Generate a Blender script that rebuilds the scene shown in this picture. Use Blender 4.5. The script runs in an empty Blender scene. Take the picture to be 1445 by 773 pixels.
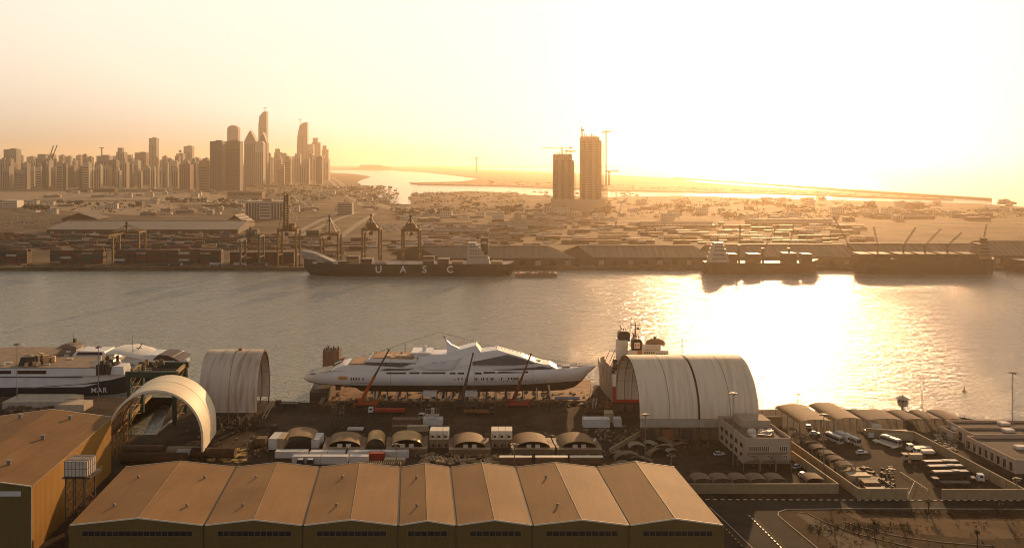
import bpy, math, random
from math import radians as R, pi, sin, cos
from mathutils import Vector, Matrix
random.seed(7)
SC = bpy.context.scene; COL = SC.collection
# ---------------------------------------------------------------- camera, sky, sun, exposure
H = 118.0; F = 1200.0; W0 = 1445.0; HY = 230.0; CX = 722.5
cam = bpy.data.objects.new('camera', bpy.data.cameras.new('camera')); COL.objects.link(cam)
cam.location = (0, 0, H); cam.rotation_euler = (R(90), 0, 0)
cam.data.sensor_width = 36; cam.data.lens = F/W0*36; cam.data.shift_y = -(386.5-HY)/W0
cam.data.clip_start = 1; cam.data.clip_end = 120000
SC.camera = cam
SUN_EL, SUN_AZ = 13.0, 16.6
SKY_K, ZEN = 12.6, .15
w = bpy.data.worlds.new('World'); SC.world = w; w.use_nodes = True
nt = w.node_tree; bg = nt.nodes['Background']
sky = nt.nodes.new('ShaderNodeTexSky'); sky.sky_type = 'NISHITA'; sky.sun_disc = False
sky.sun_elevation = R(SUN_EL); sky.sun_rotation = R(SUN_AZ)
sky.air_density = 1.0; sky.dust_density = 6.0; sky.ozone_density = 0.3; sky.altitude = 0
def wn(k, **kw):
    n = nt.nodes.new(k)
    for q, v in kw.items(): setattr(n, q, v)
    return n
wl = nt.links.new
SD = (math.sin(R(SUN_AZ))*math.cos(R(SUN_EL)), math.cos(R(SUN_AZ))*math.cos(R(SUN_EL)), math.sin(R(SUN_EL)))
bw = wn('ShaderNodeRGBToBW'); wl(sky.outputs[0], bw.inputs[0])
def mth(op, x, y):
    n = wn('ShaderNodeMath', operation=op)
    for k, v in enumerate((x, y)):
        if isinstance(v, (int, float)): n.inputs[k].default_value = v
        else: wl(v, n.inputs[k])
    return n.outputs[0]
def rng(src, a0, a1, b0, b1):
    n = wn('ShaderNodeMapRange', interpolation_type='SMOOTHSTEP'); wl(src, n.inputs[0])
    for k, v in enumerate((a0, a1, b0, b1)): n.inputs[k+1].default_value = v
    return n.outputs[0]
def cmix(f, c0, c1):
    n = wn('ShaderNodeMix', data_type='RGBA'); wl(f, n.inputs[0])
    for k, v in ((6, c0), (7, c1)):
        if isinstance(v, tuple): n.inputs[k].default_value = (*v, 1)
        else: wl(v, n.inputs[k])
    return n.outputs[2]
lum = mth('MINIMUM', mth('MULTIPLY', mth('POWER', mth('DIVIDE', bw.outputs[0], 14.0), .30), SKY_K), 9.3)      # thick dust evens the sky out
geo = wn('ShaderNodeTexCoord'); dt = wn('ShaderNodeVectorMath', operation='DOT_PRODUCT'); wl(geo.outputs['Generated'], dt.inputs[0]); dt.inputs[1].default_value = SD
sz = wn('ShaderNodeSeparateXYZ'); wl(geo.outputs['Generated'], sz.inputs[0])
fd = rng(dt.outputs['Value'], -.3, .65, .72, 1.0); fe = rng(sz.outputs['Z'], .32, .85, 1.0, ZEN)
front = cmix(rng(sz.outputs['Z'], .0, .22, 0, 1), (1.0, .86, .67), (1.0, .92, .78))
core = cmix(rng(dt.outputs['Value'], .72, .99, 0, 1), front, (1.0, .95, .85))
col = cmix(rng(dt.outputs['Value'], -.2, .55, 0, 1), (.92, .90, .92), core)
sc_ = wn('ShaderNodeVectorMath', operation='SCALE'); wl(col, sc_.inputs[0]); wl(mth('MULTIPLY', lum, mth('MULTIPLY', fd, fe)), sc_.inputs['Scale'])
wl(sc_.outputs[0], bg.inputs[0]); bg.inputs[1].default_value = 0.10
sl = bpy.data.lights.new('sun', 'SUN'); sl.energy = 5.0; sl.angle = R(0.6); sl.color = (1, .59, .28)
so = bpy.data.objects.new('sun', sl); COL.objects.link(so); so.rotation_euler = (R(-(90-SUN_EL)), 0, R(-SUN_AZ))
so.location = (200, 600, 400)
VS = SC.view_settings; VS.view_transform = 'Standard'; VS.look = 'None'; VS.exposure = 0.22; VS.gamma = 1
SC.cycles.volume_bounces = 1; SC.cycles.max_bounces = 6; SC.cycles.use_denoising = True; SC.cycles.pixel_filter_type = 'BLACKMAN_HARRIS'; SC.cycles.filter_width = 1.0
SC.cycles.sample_clamp_indirect = 6
# ---------------------------------------------------------------- from a measured spot to a point in the place
def D(y, h=0.0): return (H-h)*F/(y-HY)
def P(px, y, h=0.0):
    d = D(y, h); return Vector(((px-CX)*d/F, d, h))
def XD(px, d): return (px-CX)*d/F
def HT(y, d): return H-(y-HY)*d/F
# ---------------------------------------------------------------- materials
MATS = {}
def M(name, col, rough=.7, var=.15, vs=.3, metal=0, bump=0, bs=2.0, stripes=None, spec=.25, streak=0, tone=None, sax=None, laps=None):
    """principled, colour broken up by noise in object space; stripes=(axis, spacing, depth) gives ribbed sheet"""
    if name in MATS: return MATS[name]
    m = bpy.data.materials.new(name); m.use_nodes = True; t = m.node_tree; b = t.nodes['Principled BSDF']
    N = lambda k: t.nodes.new(k); L = t.links.new
    b.inputs['Roughness'].default_value = rough; b.inputs['Metallic'].default_value = metal
    b.inputs['Specular IOR Level'].default_value = spec
    tc = N('ShaderNodeTexCoord'); c = (*col, 1)
    src = tc.outputs['Object']
    def mapped(sx, sy, sz):
        mp = N('ShaderNodeMapping'); L(src, mp.inputs[0]); mp.inputs['Scale'].default_value = (sx, sy, sz); return mp.outputs[0]
    no = N('ShaderNodeTexNoise'); L(mapped(vs, vs, vs*(.25 if streak else 1)), no.inputs['Vector']); no.inputs['Scale'].default_value = 1; no.inputs['Detail'].default_value = 6
    cr = N('ShaderNodeValToRGB'); cr.color_ramp.elements[0].position = .3; cr.color_ramp.elements[1].position = .7
    c2 = tone if tone else tuple(x*(1+var*.5) for x in col)
    cr.color_ramp.elements[0].color = (*[x*(1-var) for x in col], 1); cr.color_ramp.elements[1].color = (*c2, 1)
    L(no.outputs[0], cr.inputs[0]); out = cr.outputs[0]
    if streak:
        n2 = N('ShaderNodeTexNoise'); L(mapped(*(sax or (1.6, 1.6, .06))), n2.inputs['Vector']); n2.inputs['Scale'].default_value = 1; n2.inputs['Detail'].default_value = 3
        mx = N('ShaderNodeMix'); mx.data_type = 'RGBA'; mx.blend_type = 'MULTIPLY'
        r2 = N('ShaderNodeMapRange'); L(n2.outputs[0], r2.inputs[0]); r2.inputs[1].default_value = .45; r2.inputs[2].default_value = .75; r2.inputs[3].default_value = 0; r2.inputs[4].default_value = streak
        L(r2.outputs[0], mx.inputs[0]); L(out, mx.inputs[6]); mx.inputs[7].default_value = (.52, .33, .2, 1); out = mx.outputs[2]
    if laps:
        bk = N('ShaderNodeTexBrick'); L(src, bk.inputs['Vector']); bk.inputs['Scale'].default_value = 1; bk.offset = .5
        for k, v in (('Brick Width', laps[0]), ('Row Height', laps[1]), ('Mortar Size', .035), ('Bias', 0.0)): bk.inputs[k].default_value = v
        bk.inputs['Color1'].default_value = (.86, .86, .86, 1); bk.inputs['Color2'].default_value = (1.12, 1.12, 1.12, 1); bk.inputs['Mortar'].default_value = (.62, .6, .58, 1)
        m2 = N('ShaderNodeMix'); m2.data_type = 'RGBA'; m2.blend_type = 'MULTIPLY'; m2.inputs[0].default_value = laps[2]; L(out, m2.inputs[6]); L(bk.outputs[0], m2.inputs[7]); out = m2.outputs[2]
    L(out, b.inputs['Base Color'])
    hgt = None
    if stripes:
        ax, sp, dp = stripes
        wv = N('ShaderNodeTexWave'); wv.bands_direction = ax; wv.wave_profile = 'SIN'; wv.inputs['Scale'].default_value = 1
        L(mapped(*(.314/sp,)*3), wv.inputs['Vector']); wv.inputs['Distortion'].default_value = 0
        bm = N('ShaderNodeBump'); bm.inputs['Distance'].default_value = dp; bm.inputs['Strength'].default_value = 1
        L(wv.outputs['Fac'], bm.inputs['Height']); hgt = bm
    if bump:
        nb = N('ShaderNodeTexNoise'); L(src, nb.inputs['Vector']); nb.inputs['Scale'].default_value = bs; nb.inputs['Detail'].default_value = 5
        b2 = N('ShaderNodeBump'); b2.inputs['Distance'].default_value = bump; L(nb.outputs[0], b2.inputs['Height'])
        if hgt: L(hgt.outputs[0], b2.inputs['Normal'])
        hgt = b2
    if hgt: L(hgt.outputs[0], b.inputs['Normal'])
    MATS[name] = m; return m
# ---------------------------------------------------------------- mesh builder
class MB:
    def __init__(s): s.v = []; s.f = []; s.sm = []
    def add(s, vs, fs, smooth=False):
        o = len(s.v); s.v += [tuple(v) for v in vs]; s.f += [tuple(i+o for i in f) for f in fs]; s.sm += [smooth]*len(fs); return s
    def box(s, cx, cy, z0, sx, sy, sz, rz=0, top=1.0):
        vs = []
        for z, k in ((0, 1.0), (sz, top)):
            for ax, ay in ((-1, -1), (1, -1), (1, 1), (-1, 1)):
                x = ax*sx/2*k; y = ay*sy/2*k
                vs.append((cx+x*cos(rz)-y*sin(rz), cy+x*sin(rz)+y*cos(rz), z0+z))
        return s.add(vs, [(3, 2, 1, 0), (4, 5, 6, 7), (0, 1, 5, 4), (1, 2, 6, 5), (2, 3, 7, 6), (3, 0, 4, 7)])
    def hexa(s, b, t):
        return s.add(list(b)+list(t), [(3, 2, 1, 0), (4, 5, 6, 7), (0, 1, 5, 4), (1, 2, 6, 5), (2, 3, 7, 6), (3, 0, 4, 7)])
    def prism(s, poly, z0, z1):
        n = len(poly); vs = [(p[0], p[1], z0) for p in poly]+[(p[0], p[1], z1) for p in poly]
        a = sum(poly[i][0]*poly[(i+1) % n][1]-poly[(i+1) % n][0]*poly[i][1] for i in range(n))
        top = tuple(range(n, 2*n)); bot = tuple(reversed(range(n))); sd = [(i, (i+1) % n, n+(i+1) % n, n+i) for i in range(n)]
        if a < 0: top = top[::-1]; bot = bot[::-1]; sd = [q[::-1] for q in sd]
        return s.add(vs, [top, bot]+sd)
    def prof(s, poly, w, w2=None, y0=0.0, z1=None, z2=None):
        """(x, z) outline extruded to both sides in y; half width runs from w at z1 to w2 at z2"""
        n = len(poly); zs = [p[1] for p in poly]; w2 = w if w2 is None else w2
        z1 = min(zs) if z1 is None else z1; z2 = max(zs) if z2 is None else z2
        hw = lambda z: w+(w2-w)*min(1, max(0, (z-z1)/max(1e-6, z2-z1)))
        vs = [(p[0], y0-hw(p[1]), p[1]) for p in poly]+[(p[0], y0+hw(p[1]), p[1]) for p in poly]
        a = sum(poly[i][0]*poly[(i+1) % n][1]-poly[(i+1) % n][0]*poly[i][1] for i in range(n))
        fr = tuple(range(n)); bk = tuple(reversed(range(n, 2*n))); sd = [(i, n+i, n+(i+1) % n, (i+1) % n) for i in range(n)]
        if a < 0: fr = fr[::-1]; bk = bk[::-1]; sd = [q[::-1] for q in sd]
        return s.add(vs, [fr, bk]+sd)
    def cyl(s, p0, p1, r0, r1=None, n=8, caps=True):
        r1 = r0 if r1 is None else r1; p0 = Vector(p0); p1 = Vector(p1); d = (p1-p0)
        if d.length < 1e-6: return s
        d.normalize(); a = d.orthogonal().normalized(); b = d.cross(a)
        vs = [p0+(a*cos(2*pi*i/n)+b*sin(2*pi*i/n))*r0 for i in range(n)]+[p1+(a*cos(2*pi*i/n)+b*sin(2*pi*i/n))*r1 for i in range(n)]
        s.add(vs, [(i, (i+1) % n, n+(i+1) % n, n+i) for i in range(n)], n > 5)
        if caps: s.add(vs, [tuple(reversed(range(n))), tuple(range(n, 2*n))])
        return s
    def tube(s, pts, r, n=5):
        for a, b in zip(pts[:-1], pts[1:]): s.cyl(a, b, r, r, n)
        return s
    def bar(s, p0, p1, t): return s.cyl(p0, p1, t*.7, t*.7, 4)
    def lattice(s, p0, p1, wd, n, t=.12, up=(0, 0, 1)):
        """square lattice mast or boom from p0 to p1"""
        p0 = Vector(p0); p1 = Vector(p1); d = (p1-p0).normalized(); a = d.cross(Vector(up))
        if a.length < .1: a = d.cross(Vector((0, 1, 0)))
        a.normalize(); b = d.cross(a); ks = [(-1, -1), (1, -1), (1, 1), (-1, 1)]
        q = lambda i, k: p0+(p1-p0)*(i/n)+(a*k[0]+b*k[1])*wd/2
        for k in ks: s.bar(q(0, k), q(n, k), t)
        for i in range(n):
            for j in range(4): s.bar(q(i, ks[j]), q(i+1, ks[(j+1) % 4]), t*.6)
        return s
    def dome(s, c, rx, ry, rz, n=12, m=5, part=.5):
        vs = [(c[0]+rx*cos(2*pi*i/n)*cos(pi*part*j/m), c[1]+ry*sin(2*pi*i/n)*cos(pi*part*j/m), c[2]+rz*sin(pi*part*j/m)) for j in range(m+1) for i in range(n)]
        return s.add(vs, [(j*n+i, j*n+(i+1) % n, (j+1)*n+(i+1) % n, (j+1)*n+i) for j in range(m) for i in range(n)], True)
    def ball(s, c, r, n=10, m=6):
        vs = [(c[0]+r*cos(2*pi*i/n)*sin(pi*j/m), c[1]+r*sin(2*pi*i/n)*sin(pi*j/m), c[2]-r*cos(pi*j/m)) for j in range(m+1) for i in range(n)]
        return s.add(vs, [(j*n+i, j*n+(i+1) % n, (j+1)*n+(i+1) % n, (j+1)*n+i) for j in range(m) for i in range(n)], True)
    def loft(s, rings, close=True, caps=False, smooth=True):
        n = len(rings[0]); vs = [p for r in rings for p in r]; fs = []
        for j in range(len(rings)-1):
            for i in range(n if close else n-1): fs.append((j*n+i, j*n+(i+1) % n, (j+1)*n+(i+1) % n, (j+1)*n+i))
        s.add(vs, fs, smooth)
        if caps: s.add(rings[0], [tuple(reversed(range(n)))]); s.add(rings[-1], [tuple(range(n))])
        return s
    def build(s, name, mat, parent=None):
        me = bpy.data.meshes.new(name); me.from_pydata(s.v, [], s.f); me.materials.append(mat)
        me.polygons.foreach_set('use_smooth', s.sm); me.update()
        o = bpy.data.objects.new(name, me); COL.objects.link(o)
        if parent: o.parent = parent
        return o
def thing(name, label, cat, loc=(0, 0, 0), rz=0, group=None):
    o = bpy.data.objects.new(name, None); COL.objects.link(o); o.location = loc; o.rotation_euler = (0, 0, rz)
    o.empty_display_size = 1; o['label'] = label; o['category'] = cat
    if group: o['group'] = group
    return o
def tag(o, label, cat, group=None, loc=None, rz=None):
    o['label'] = label; o['category'] = cat
    if group: o['group'] = group
    if loc is not None: o.location = loc
    if rz is not None: o.rotation_euler = (0, 0, rz)
    return o
def kids(o): return KID.get(o.name, [])
KID = {}
def index_kids():
    KID.clear()
    for o in bpy.data.objects:
        if o.parent: KID.setdefault(o.parent.name, []).append(o)
def copy_tree(o, loc=None, rz=None, label=None, group=None, parent=None, sc=None):
    if o.name not in KID and o.type == 'EMPTY': index_kids()
    c = o.copy(); COL.objects.link(c)
    if parent: c.parent = parent
    if loc is not None: c.location = loc
    if rz is not None: c.rotation_euler = (0, 0, rz)
    if label: c['label'] = label
    if group: c['group'] = group
    if sc: c.scale = sc if not isinstance(sc, (int, float)) else (sc,)*3
    for ch in kids(o): copy_tree(ch, parent=c)
    return c
def struct(name, mb, mat, kind='structure'):
    o = mb.build(name, mat); o['kind'] = kind; return o
# ---------------------------------------------------------------- the setting: sea, land, roads, haze
def water_mat():
    m = bpy.data.materials.new('sea water'); m.use_nodes = True; t = m.node_tree; b = t.nodes['Principled BSDF']; N = t.nodes.new; L = t.links.new
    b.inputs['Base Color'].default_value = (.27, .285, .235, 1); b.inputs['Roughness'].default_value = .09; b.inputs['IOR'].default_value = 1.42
    tc = N('ShaderNodeTexCoord'); prev = None
    for sx, sy, det, dist in ((.05, .07, 3, 1.5), (.24, .40, 3, 1.25), (.75, 1.3, 2, .5)):
        mp = N('ShaderNodeMapping'); L(tc.outputs['Object'], mp.inputs[0]); mp.inputs['Scale'].default_value = (sx, sy, 1)
        mp.inputs['Rotation'].default_value = (0, 0, R(12))
        n = N('ShaderNodeTexNoise'); L(mp.outputs[0], n.inputs['Vector']); n.inputs['Scale'].default_value = 1; n.inputs['Detail'].default_value = det
        bp = N('ShaderNodeBump'); bp.inputs['Distance'].default_value = dist; L(n.outputs[0], bp.inputs['Height'])
        if prev: L(prev.outputs[0], bp.inputs['Normal'])
        prev = bp
    L(prev.outputs[0], b.inputs['Normal'])
    return m
WZ = -3.5
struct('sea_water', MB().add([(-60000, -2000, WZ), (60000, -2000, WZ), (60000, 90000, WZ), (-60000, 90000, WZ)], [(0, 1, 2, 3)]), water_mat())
def ground_mat(name, c1, c2, sc, rough=.9, slab=0):
    m = bpy.data.materials.new(name); m.use_nodes = True; t = m.node_tree; b = t.nodes['Principled BSDF']; N = t.nodes.new; L = t.links.new
    b.inputs['Roughness'].default_value = rough; b.inputs['Specular IOR Level'].default_value = .06
    tc = N('ShaderNodeTexCoord'); a = N('ShaderNodeTexNoise'); L(tc.outputs['Object'], a.inputs['Vector']); a.inputs['Scale'].default_value = sc; a.inputs['Detail'].default_value = 8
    a2 = N('ShaderNodeTexNoise'); L(tc.outputs['Object'], a2.inputs['Vector']); a2.inputs['Scale'].default_value = sc*14; a2.inputs['Detail'].default_value = 6; a2.inputs['Roughness'].default_value = .7
    ad = N('ShaderNodeMath'); ad.operation = 'ADD'; L(a.outputs[0], ad.inputs[0]); mu = N('ShaderNodeMath'); mu.operation = 'MULTIPLY'; L(a2.outputs[0], mu.inputs[0]); mu.inputs[1].default_value = .6; L(mu.outputs[0], ad.inputs[1])
    cr = N('ShaderNodeValToRGB'); L(ad.outputs[0], cr.inputs[0]); cr.color_ramp.elements[0].position = .62; cr.color_ramp.elements[1].position = 1.0
    cr.color_ramp.elements[0].color = (*c1, 1); cr.color_ramp.elements[1].color = (*c2, 1); out = cr.outputs[0]
    if slab:
        bk = N('ShaderNodeTexBrick'); L(tc.outputs['Object'], bk.inputs['Vector']); bk.inputs['Scale'].default_value = 1; bk.offset = 0
        for k, v in (('Brick Width', slab), ('Row Height', slab), ('Mortar Size', .09)): bk.inputs[k].default_value = v
        bk.inputs['Color1'].default_value = (.85, .85, .85, 1); bk.inputs['Color2'].default_value = (1.2, 1.2, 1.2, 1); bk.inputs['Mortar'].default_value = (.5, .5, .5, 1)
        vo = N('ShaderNodeTexNoise'); L(tc.outputs['Object'], vo.inputs['Vector']); vo.inputs['Scale'].default_value = .11; vo.inputs['Detail'].default_value = 9; vo.inputs['Roughness'].default_value = .75
        vr = N('ShaderNodeMapRange'); L(vo.outputs[0], vr.inputs[0]); vr.inputs[1].default_value = .5; vr.inputs[2].default_value = .62; vr.inputs[3].default_value = 1; vr.inputs[4].default_value = .5
        for q in (bk.outputs[0], vr.outputs[0]):
            mm = N('ShaderNodeMix'); mm.data_type = 'RGBA'; mm.blend_type = 'MULTIPLY'; mm.inputs[0].default_value = .8; L(out, mm.inputs[6]); L(q, mm.inputs[7]); out = mm.outputs[2]
    L(out, b.inputs['Base Color'])
    return m
G_YARD = ground_mat('stained concrete yard', (.022, .016, .011), (.085, .06, .04), .035, slab=9)
G_PORT = ground_mat('port concrete and sand', (.05, .034, .02), (.17, .12, .07), .012)
G_ISLE = ground_mat('island sand and scrub', (.14, .11, .07), (.27, .21, .13), .002)
ASPH = ground_mat('road asphalt', (.028, .024, .02), (.055, .047, .038), .08)
SOIL = ground_mat('bare brown soil with painted shade', (.018, .010, .005), (.065, .036, .016), .12)  # brown soil, its colour darkened to hold the shade cast over the verge
def land(name, pts, mat, z=0.0, zb=-9):
    return struct(name, MB().prism([(p[0], p[1]) for p in pts], zb, z), mat)
near = [(-900, -300), (900, -300), (900, 405)]+[P(x, y)[:] for x, y in ((1500, 615), (1445, 605.5), (1400, 596), (1361, 589.5), (1310, 584), (1250, 581), (1190, 579), (1075, 577.5), (912, 574), (908, 545), (838, 543), (832, 567.5), (437, 567.5), (385, 565), (264, 562), (247, 560), (222, 613), (164, 613), (213, 560))]+[(-170, 428), (-900, 428)]
near[3] = P(1560, 640)[:]
land('shipyard_ground', near, G_YARD)
far = [(-9000, D(378)), (9000, D(377)), (9000, 6000)]+[P(x, y)[:] for x, y in ((1600, 299), (1445, 292), (1380, 287), (1300, 285), (1200, 283), (1100, 280.5), (1000, 277), (960, 276), (860, 278), (800, 277), (745, 275), (700, 271), (660, 269.5), (615, 273), (590, 273), (576, 278), (582, 283), (579, 289), (560, 289), (545, 288), (531, 280), (514, 269), (503, 259), (507, 254), (523, 249), (500, 245.5), (470, 244), (455, 241), (430, 236))]+[(-9000, 30000)]
land('port_ground', far, G_PORT)
land('island_ground', [P(x, y) for x, y in ((554, 240.5), (600, 243), (640, 247), (681, 252), (650, 256.5), (578, 258), (590, 260), (640, 261), (700, 262), (760, 264), (860, 268), (960, 270.5), (1100, 273.5), (1200, 277), (1290, 280), (1345, 281.5), (1300, 278), (1210, 272), (1100, 265.5), (985, 257.5), (940, 251), (860, 247), (780, 243), (700, 240), (620, 238))], G_ISLE, z=1.5)
land('breakwater', [P(x, y) for x, y in ((950, 250.5), (1100, 261), (1250, 271.5), (1400, 281), (1400, 282), (1250, 272.6), (1100, 262.3), (950, 252))], G_ISLE, z=4)
land('far_shore', [(-9000, 21000), (-1500, 20000), (-300, 23000), (3000, 24000), (3000, 26000), (-9000, 26000)], G_ISLE, z=25)
# haze: one closed box of even air
hz = MB(); X = 30000
hz.box(0, 14000, -10.5, 2*X, 34000, 10.5+530)
hm = bpy.data.materials.new('warm sea haze'); hm.use_nodes = True; t = hm.node_tree
for n in list(t.nodes):
    if n.type == 'BSDF_PRINCIPLED': t.nodes.remove(n)
pv = t.nodes.new('ShaderNodeVolumePrincipled'); pv.inputs['Color'].default_value = (1, .80, .56, 1); pv.inputs['Density'].default_value = 0.58e-4; pv.inputs['Anisotropy'].default_value = .80
t.links.new(pv.outputs[0], [n for n in t.nodes if n.type == 'OUTPUT_MATERIAL'][0].inputs['Volume'])
struct('haze', hz, hm, 'stuff')
# ---------------------------------------------------------------- materials of the yard
WHITE = M('white ship paint', (.72, .71, .69), .35, .06, .1)
DGLASS = M('dark tinted glass', (.02, .022, .026), .12, .1, spec=.6)
TEAK = M('teak deck', (.36, .19, .08), .6, .2)
NAVY = M('navy hull paint', (.012, .018, .03), .35)
STEEL = M('grey steel', (.22, .20, .18), .5, .25, metal=.3)
DSTEEL = M('dark brown steel', (.06, .045, .035), .6, .3)
RUST = M('rusty steel', (.22, .09, .035), .8, .4)
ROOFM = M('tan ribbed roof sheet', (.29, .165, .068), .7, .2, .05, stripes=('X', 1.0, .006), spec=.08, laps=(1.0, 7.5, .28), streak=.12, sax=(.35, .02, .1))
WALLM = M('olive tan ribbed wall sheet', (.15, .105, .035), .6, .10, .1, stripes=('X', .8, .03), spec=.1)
CREAM = M('cream trim', (.75, .66, .5), .5, .08)
FABRIC = M('weathered white membrane', (.78, .66, .50), .7, .1, .08, streak=.45, sax=(.55, .035, .05), bump=.03, bs=.5, spec=.2)
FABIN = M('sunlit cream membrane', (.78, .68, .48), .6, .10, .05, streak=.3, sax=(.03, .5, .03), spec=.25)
CONC = M('pale concrete', (.42, .36, .29), .85, .2, .4)
TANW = M('sand painted block wall', (.30, .22, .125), .85, .14, .4)
BLACK = M('black rubber', (.015, .014, .013), .8)
RED = M('red oxide paint', (.36, .035, .02), .5, .2)
ORANGE = M('orange crane paint', (.42, .075, .018), .5, .2)
GREEN = M('dark green crane paint', (.02, .05, .035), .5, .3)
GREYW = M('dusty white sheet', (.60, .58, .55), .55, .12, .5, stripes=('X', .5, .04))
TAN = M('tan tent cloth', (.27, .175, .09), .8, .15, .5)
BEIGE = M('beige container paint', (.44, .34, .22), .6, .2, .6, stripes=('X', .4, .05))
BROWNC = M('dull brown container paint', (.17, .10, .06), .65, .3, .6, stripes=('X', .4, .05))
WOOD = M('old timber', (.30, .20, .11), .85, .3, 1)
YEL = M('ochre crane paint', (.42, .24, .04), .5, .25, .4)
SKEW = -.123                                   # the yard's depth axis leans left as it recedes
# ---------------------------------------------------------------- long hall with seven low gables
def big_hall():
    yn, yf = 247.0, 294.0; er = 13.0
    nearx = [97, 288, 427.5, 562, 644, 751.5, 888, 1022]; rn = [195, 358, 495, 603, 698, 821, 953]
    farx = [175, 333, 451, 565, 635, 727, 841, 953]; rf = [255, 392, 508, 600, 680, 783, 897]
    rh = [2.1, 1.6, 1.6, 1.3, 1.5, 1.6, 1.9]
    t = thing('workshop_hall', 'long tan hall with a roof of seven low gables across the bottom of the picture', 'hall', (XD(560, yn), yn, 0))
    ox, oy = t.location.x, t.location.y
    L = lambda px, d, z: (XD(px, d)-ox, d-oy, z)
    roof_n = 0
    for i in range(7):
        g = MB(); a = L(nearx[i], yn, er); b = L(rn[i], yn, er+rh[i]); c = L(nearx[i+1], yn, er)
        a2 = L(farx[i], yf, er); b2 = L(rf[i], yf, er+rh[i]); c2 = L(farx[i+1], yf, er); th = .35; dn = lambda p, s=0: (p[0], p[1], p[2]-th)
        e = .36                                 # the panels stop short of the valley gutter
        a = (a[0]+e, a[1], a[2]+.05); a2 = (a2[0]+e, a2[1], a2[2]+.05); c = (c[0]-e, c[1], c[2]+.05); c2 = (c2[0]-e, c2[1], c2[2]+.05)
        g.hexa((dn(a), dn(b), dn(b2), dn(a2)), (a, b, b2, a2)); g.hexa((dn(b), dn(c), dn(c2), dn(b2)), (b, c, c2, b2))
        g.build('roof', ROOFM, t)
        MB().cyl((b[0], b[1]-.1, b[2]+.02), (b2[0], b2[1], b2[2]+.02), .10, .10, 5).build('ridge_cap', M('ridge flashing', (.30, .2, .1), .6), t)
        tr = MB()                                # barge boards front and back
        for p, q in ((a, b), (b, c), (a2, b2), (b2, c2)):
            s = -.12 if p[1] < 10 else .12
            tr.hexa([(p[0], p[1]+s, p[2]-.3), (q[0], q[1]+s, q[2]-.3), (q[0], q[1]+s*.1, q[2]-.3), (p[0], p[1]+s*.1, p[2]-.3)], [(p[0], p[1]+s, p[2]+.12), (q[0], q[1]+s, q[2]+.12), (q[0], q[1]+s*.1, q[2]+.12), (p[0], p[1]+s*.1, p[2]+.12)])
        tr.build('barge_board', CREAM, t)
        wl = MB()                                # the window strip under the gable
        x0 = a[0]+(3.6 if i != 3 else 2.4); x1 = c[0]-(3.0 if i != 3 else 2.2); n = max(6, int((x1-x0)/1.75)); z0, z1 = er-3.1, er-1.75
        fr = MB().box((x0+x1)/2, -.10, z0-.15, x1-x0+.2, .14, z1-z0+.3).build('window_frame', M('dull window frame', (.20, .16, .10), .6), t)
        gl = MB(); pw = (x1-x0)/n
        for k in range(n): gl.box(x0+pw*(k+.5), -.20, z0, pw-.16, .08, z1-z0)
        gl.build('window_panes', DGLASS, fr)
        if i < 6:
            MB().hexa([(c[0]+.02, c[1], c[2]-.6), (c[0]+.70, c[1], c[2]-.6), (c2[0]+.70, c2[1], c2[2]-.6), (c2[0]+.02, c2[1], c2[2]-.6)], [(c[0]+.02, c[1], c[2]-.15), (c[0]+.70, c[1], c[2]-.15), (c2[0]+.70, c2[1], c2[2]-.15), (c2[0]+.02, c2[1], c2[2]-.15)]).build('valley_gutter', M('dark gutter', (.03, .022, .015), .6), t)
            MB().box(c[0]+.22, -.12, 0, .18, .18, er-.8).build('downpipe', DSTEEL, t)
        for v in ([(rn[i]-(22 if i else 14), 705, .38), (rn[i]-6, 670, .3)] if i in (0, 1, 2, 3, 5) else []):
            yy, sh = (258, .28) if v[1] == 705 else (281, .3)
            f = (yy-yn)/(yf-yn); ax = a[0]+(a2[0]-a[0])*f; bx = b[0]+(b2[0]-b[0])*f; k = .62 if i != 0 else .45; vx = ax+(bx-ax)*k; vz = er+rh[i]*k
            vm = MB().cyl((vx, yy-oy, vz-.1), (vx, yy-oy, vz+.55), .32, .32, 8); vm.dome((vx, yy-oy, vz+.55), .5, .5, .42, 10, 4); vm.build('roof_vent', STEEL, t)
            if i == 0: 
                ax, bx = c[0]+(c2[0]-c[0])*f, b[0]+(b2[0]-b[0])*f; vx = bx+(ax-bx)*.6; vz = er+rh[i]*.4
                vm = MB().cyl((vx, yy-oy, vz-.1), (vx, yy-oy, vz+.55), .32, .32, 8); vm.dome((vx, yy-oy, vz+.55), .5, .5, .42, 10, 4); vm.build('roof_vent', STEEL, t)
    def wall(px0, px1, d0, d1):
        pts = []
    wm = MB(); fr = []; bk = []
    for i in range(7):
        fr += [L(nearx[i], yn, er-.3), L(rn[i], yn, er+rh[i]-.3)]; bk += [L(farx[i], yf, er-.3), L(rf[i], yf, er+rh[i]-.3)]
    fr.append(L(nearx[7], yn, er-.3)); bk.append(L(farx[7], yf, er-.3)); n = len(fr)
    for j in range(n-1):
        p, q = fr[j], fr[j+1]; wm.add([(p[0], p[1], 0), (q[0], q[1], 0), q, p], [(0, 1, 2, 3)])
        p, q = bk[j], bk[j+1]; wm.add([(p[0], p[1], 0), (q[0], q[1], 0), q, p], [(3, 2, 1, 0)])
    for p, q in ((bk[0], fr[0]), (fr[-1], bk[-1])): wm.add([(p[0], p[1], 0), (q[0], q[1], 0), q, p], [(0, 1, 2, 3)])
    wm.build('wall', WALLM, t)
    return t
big_hall()
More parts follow.
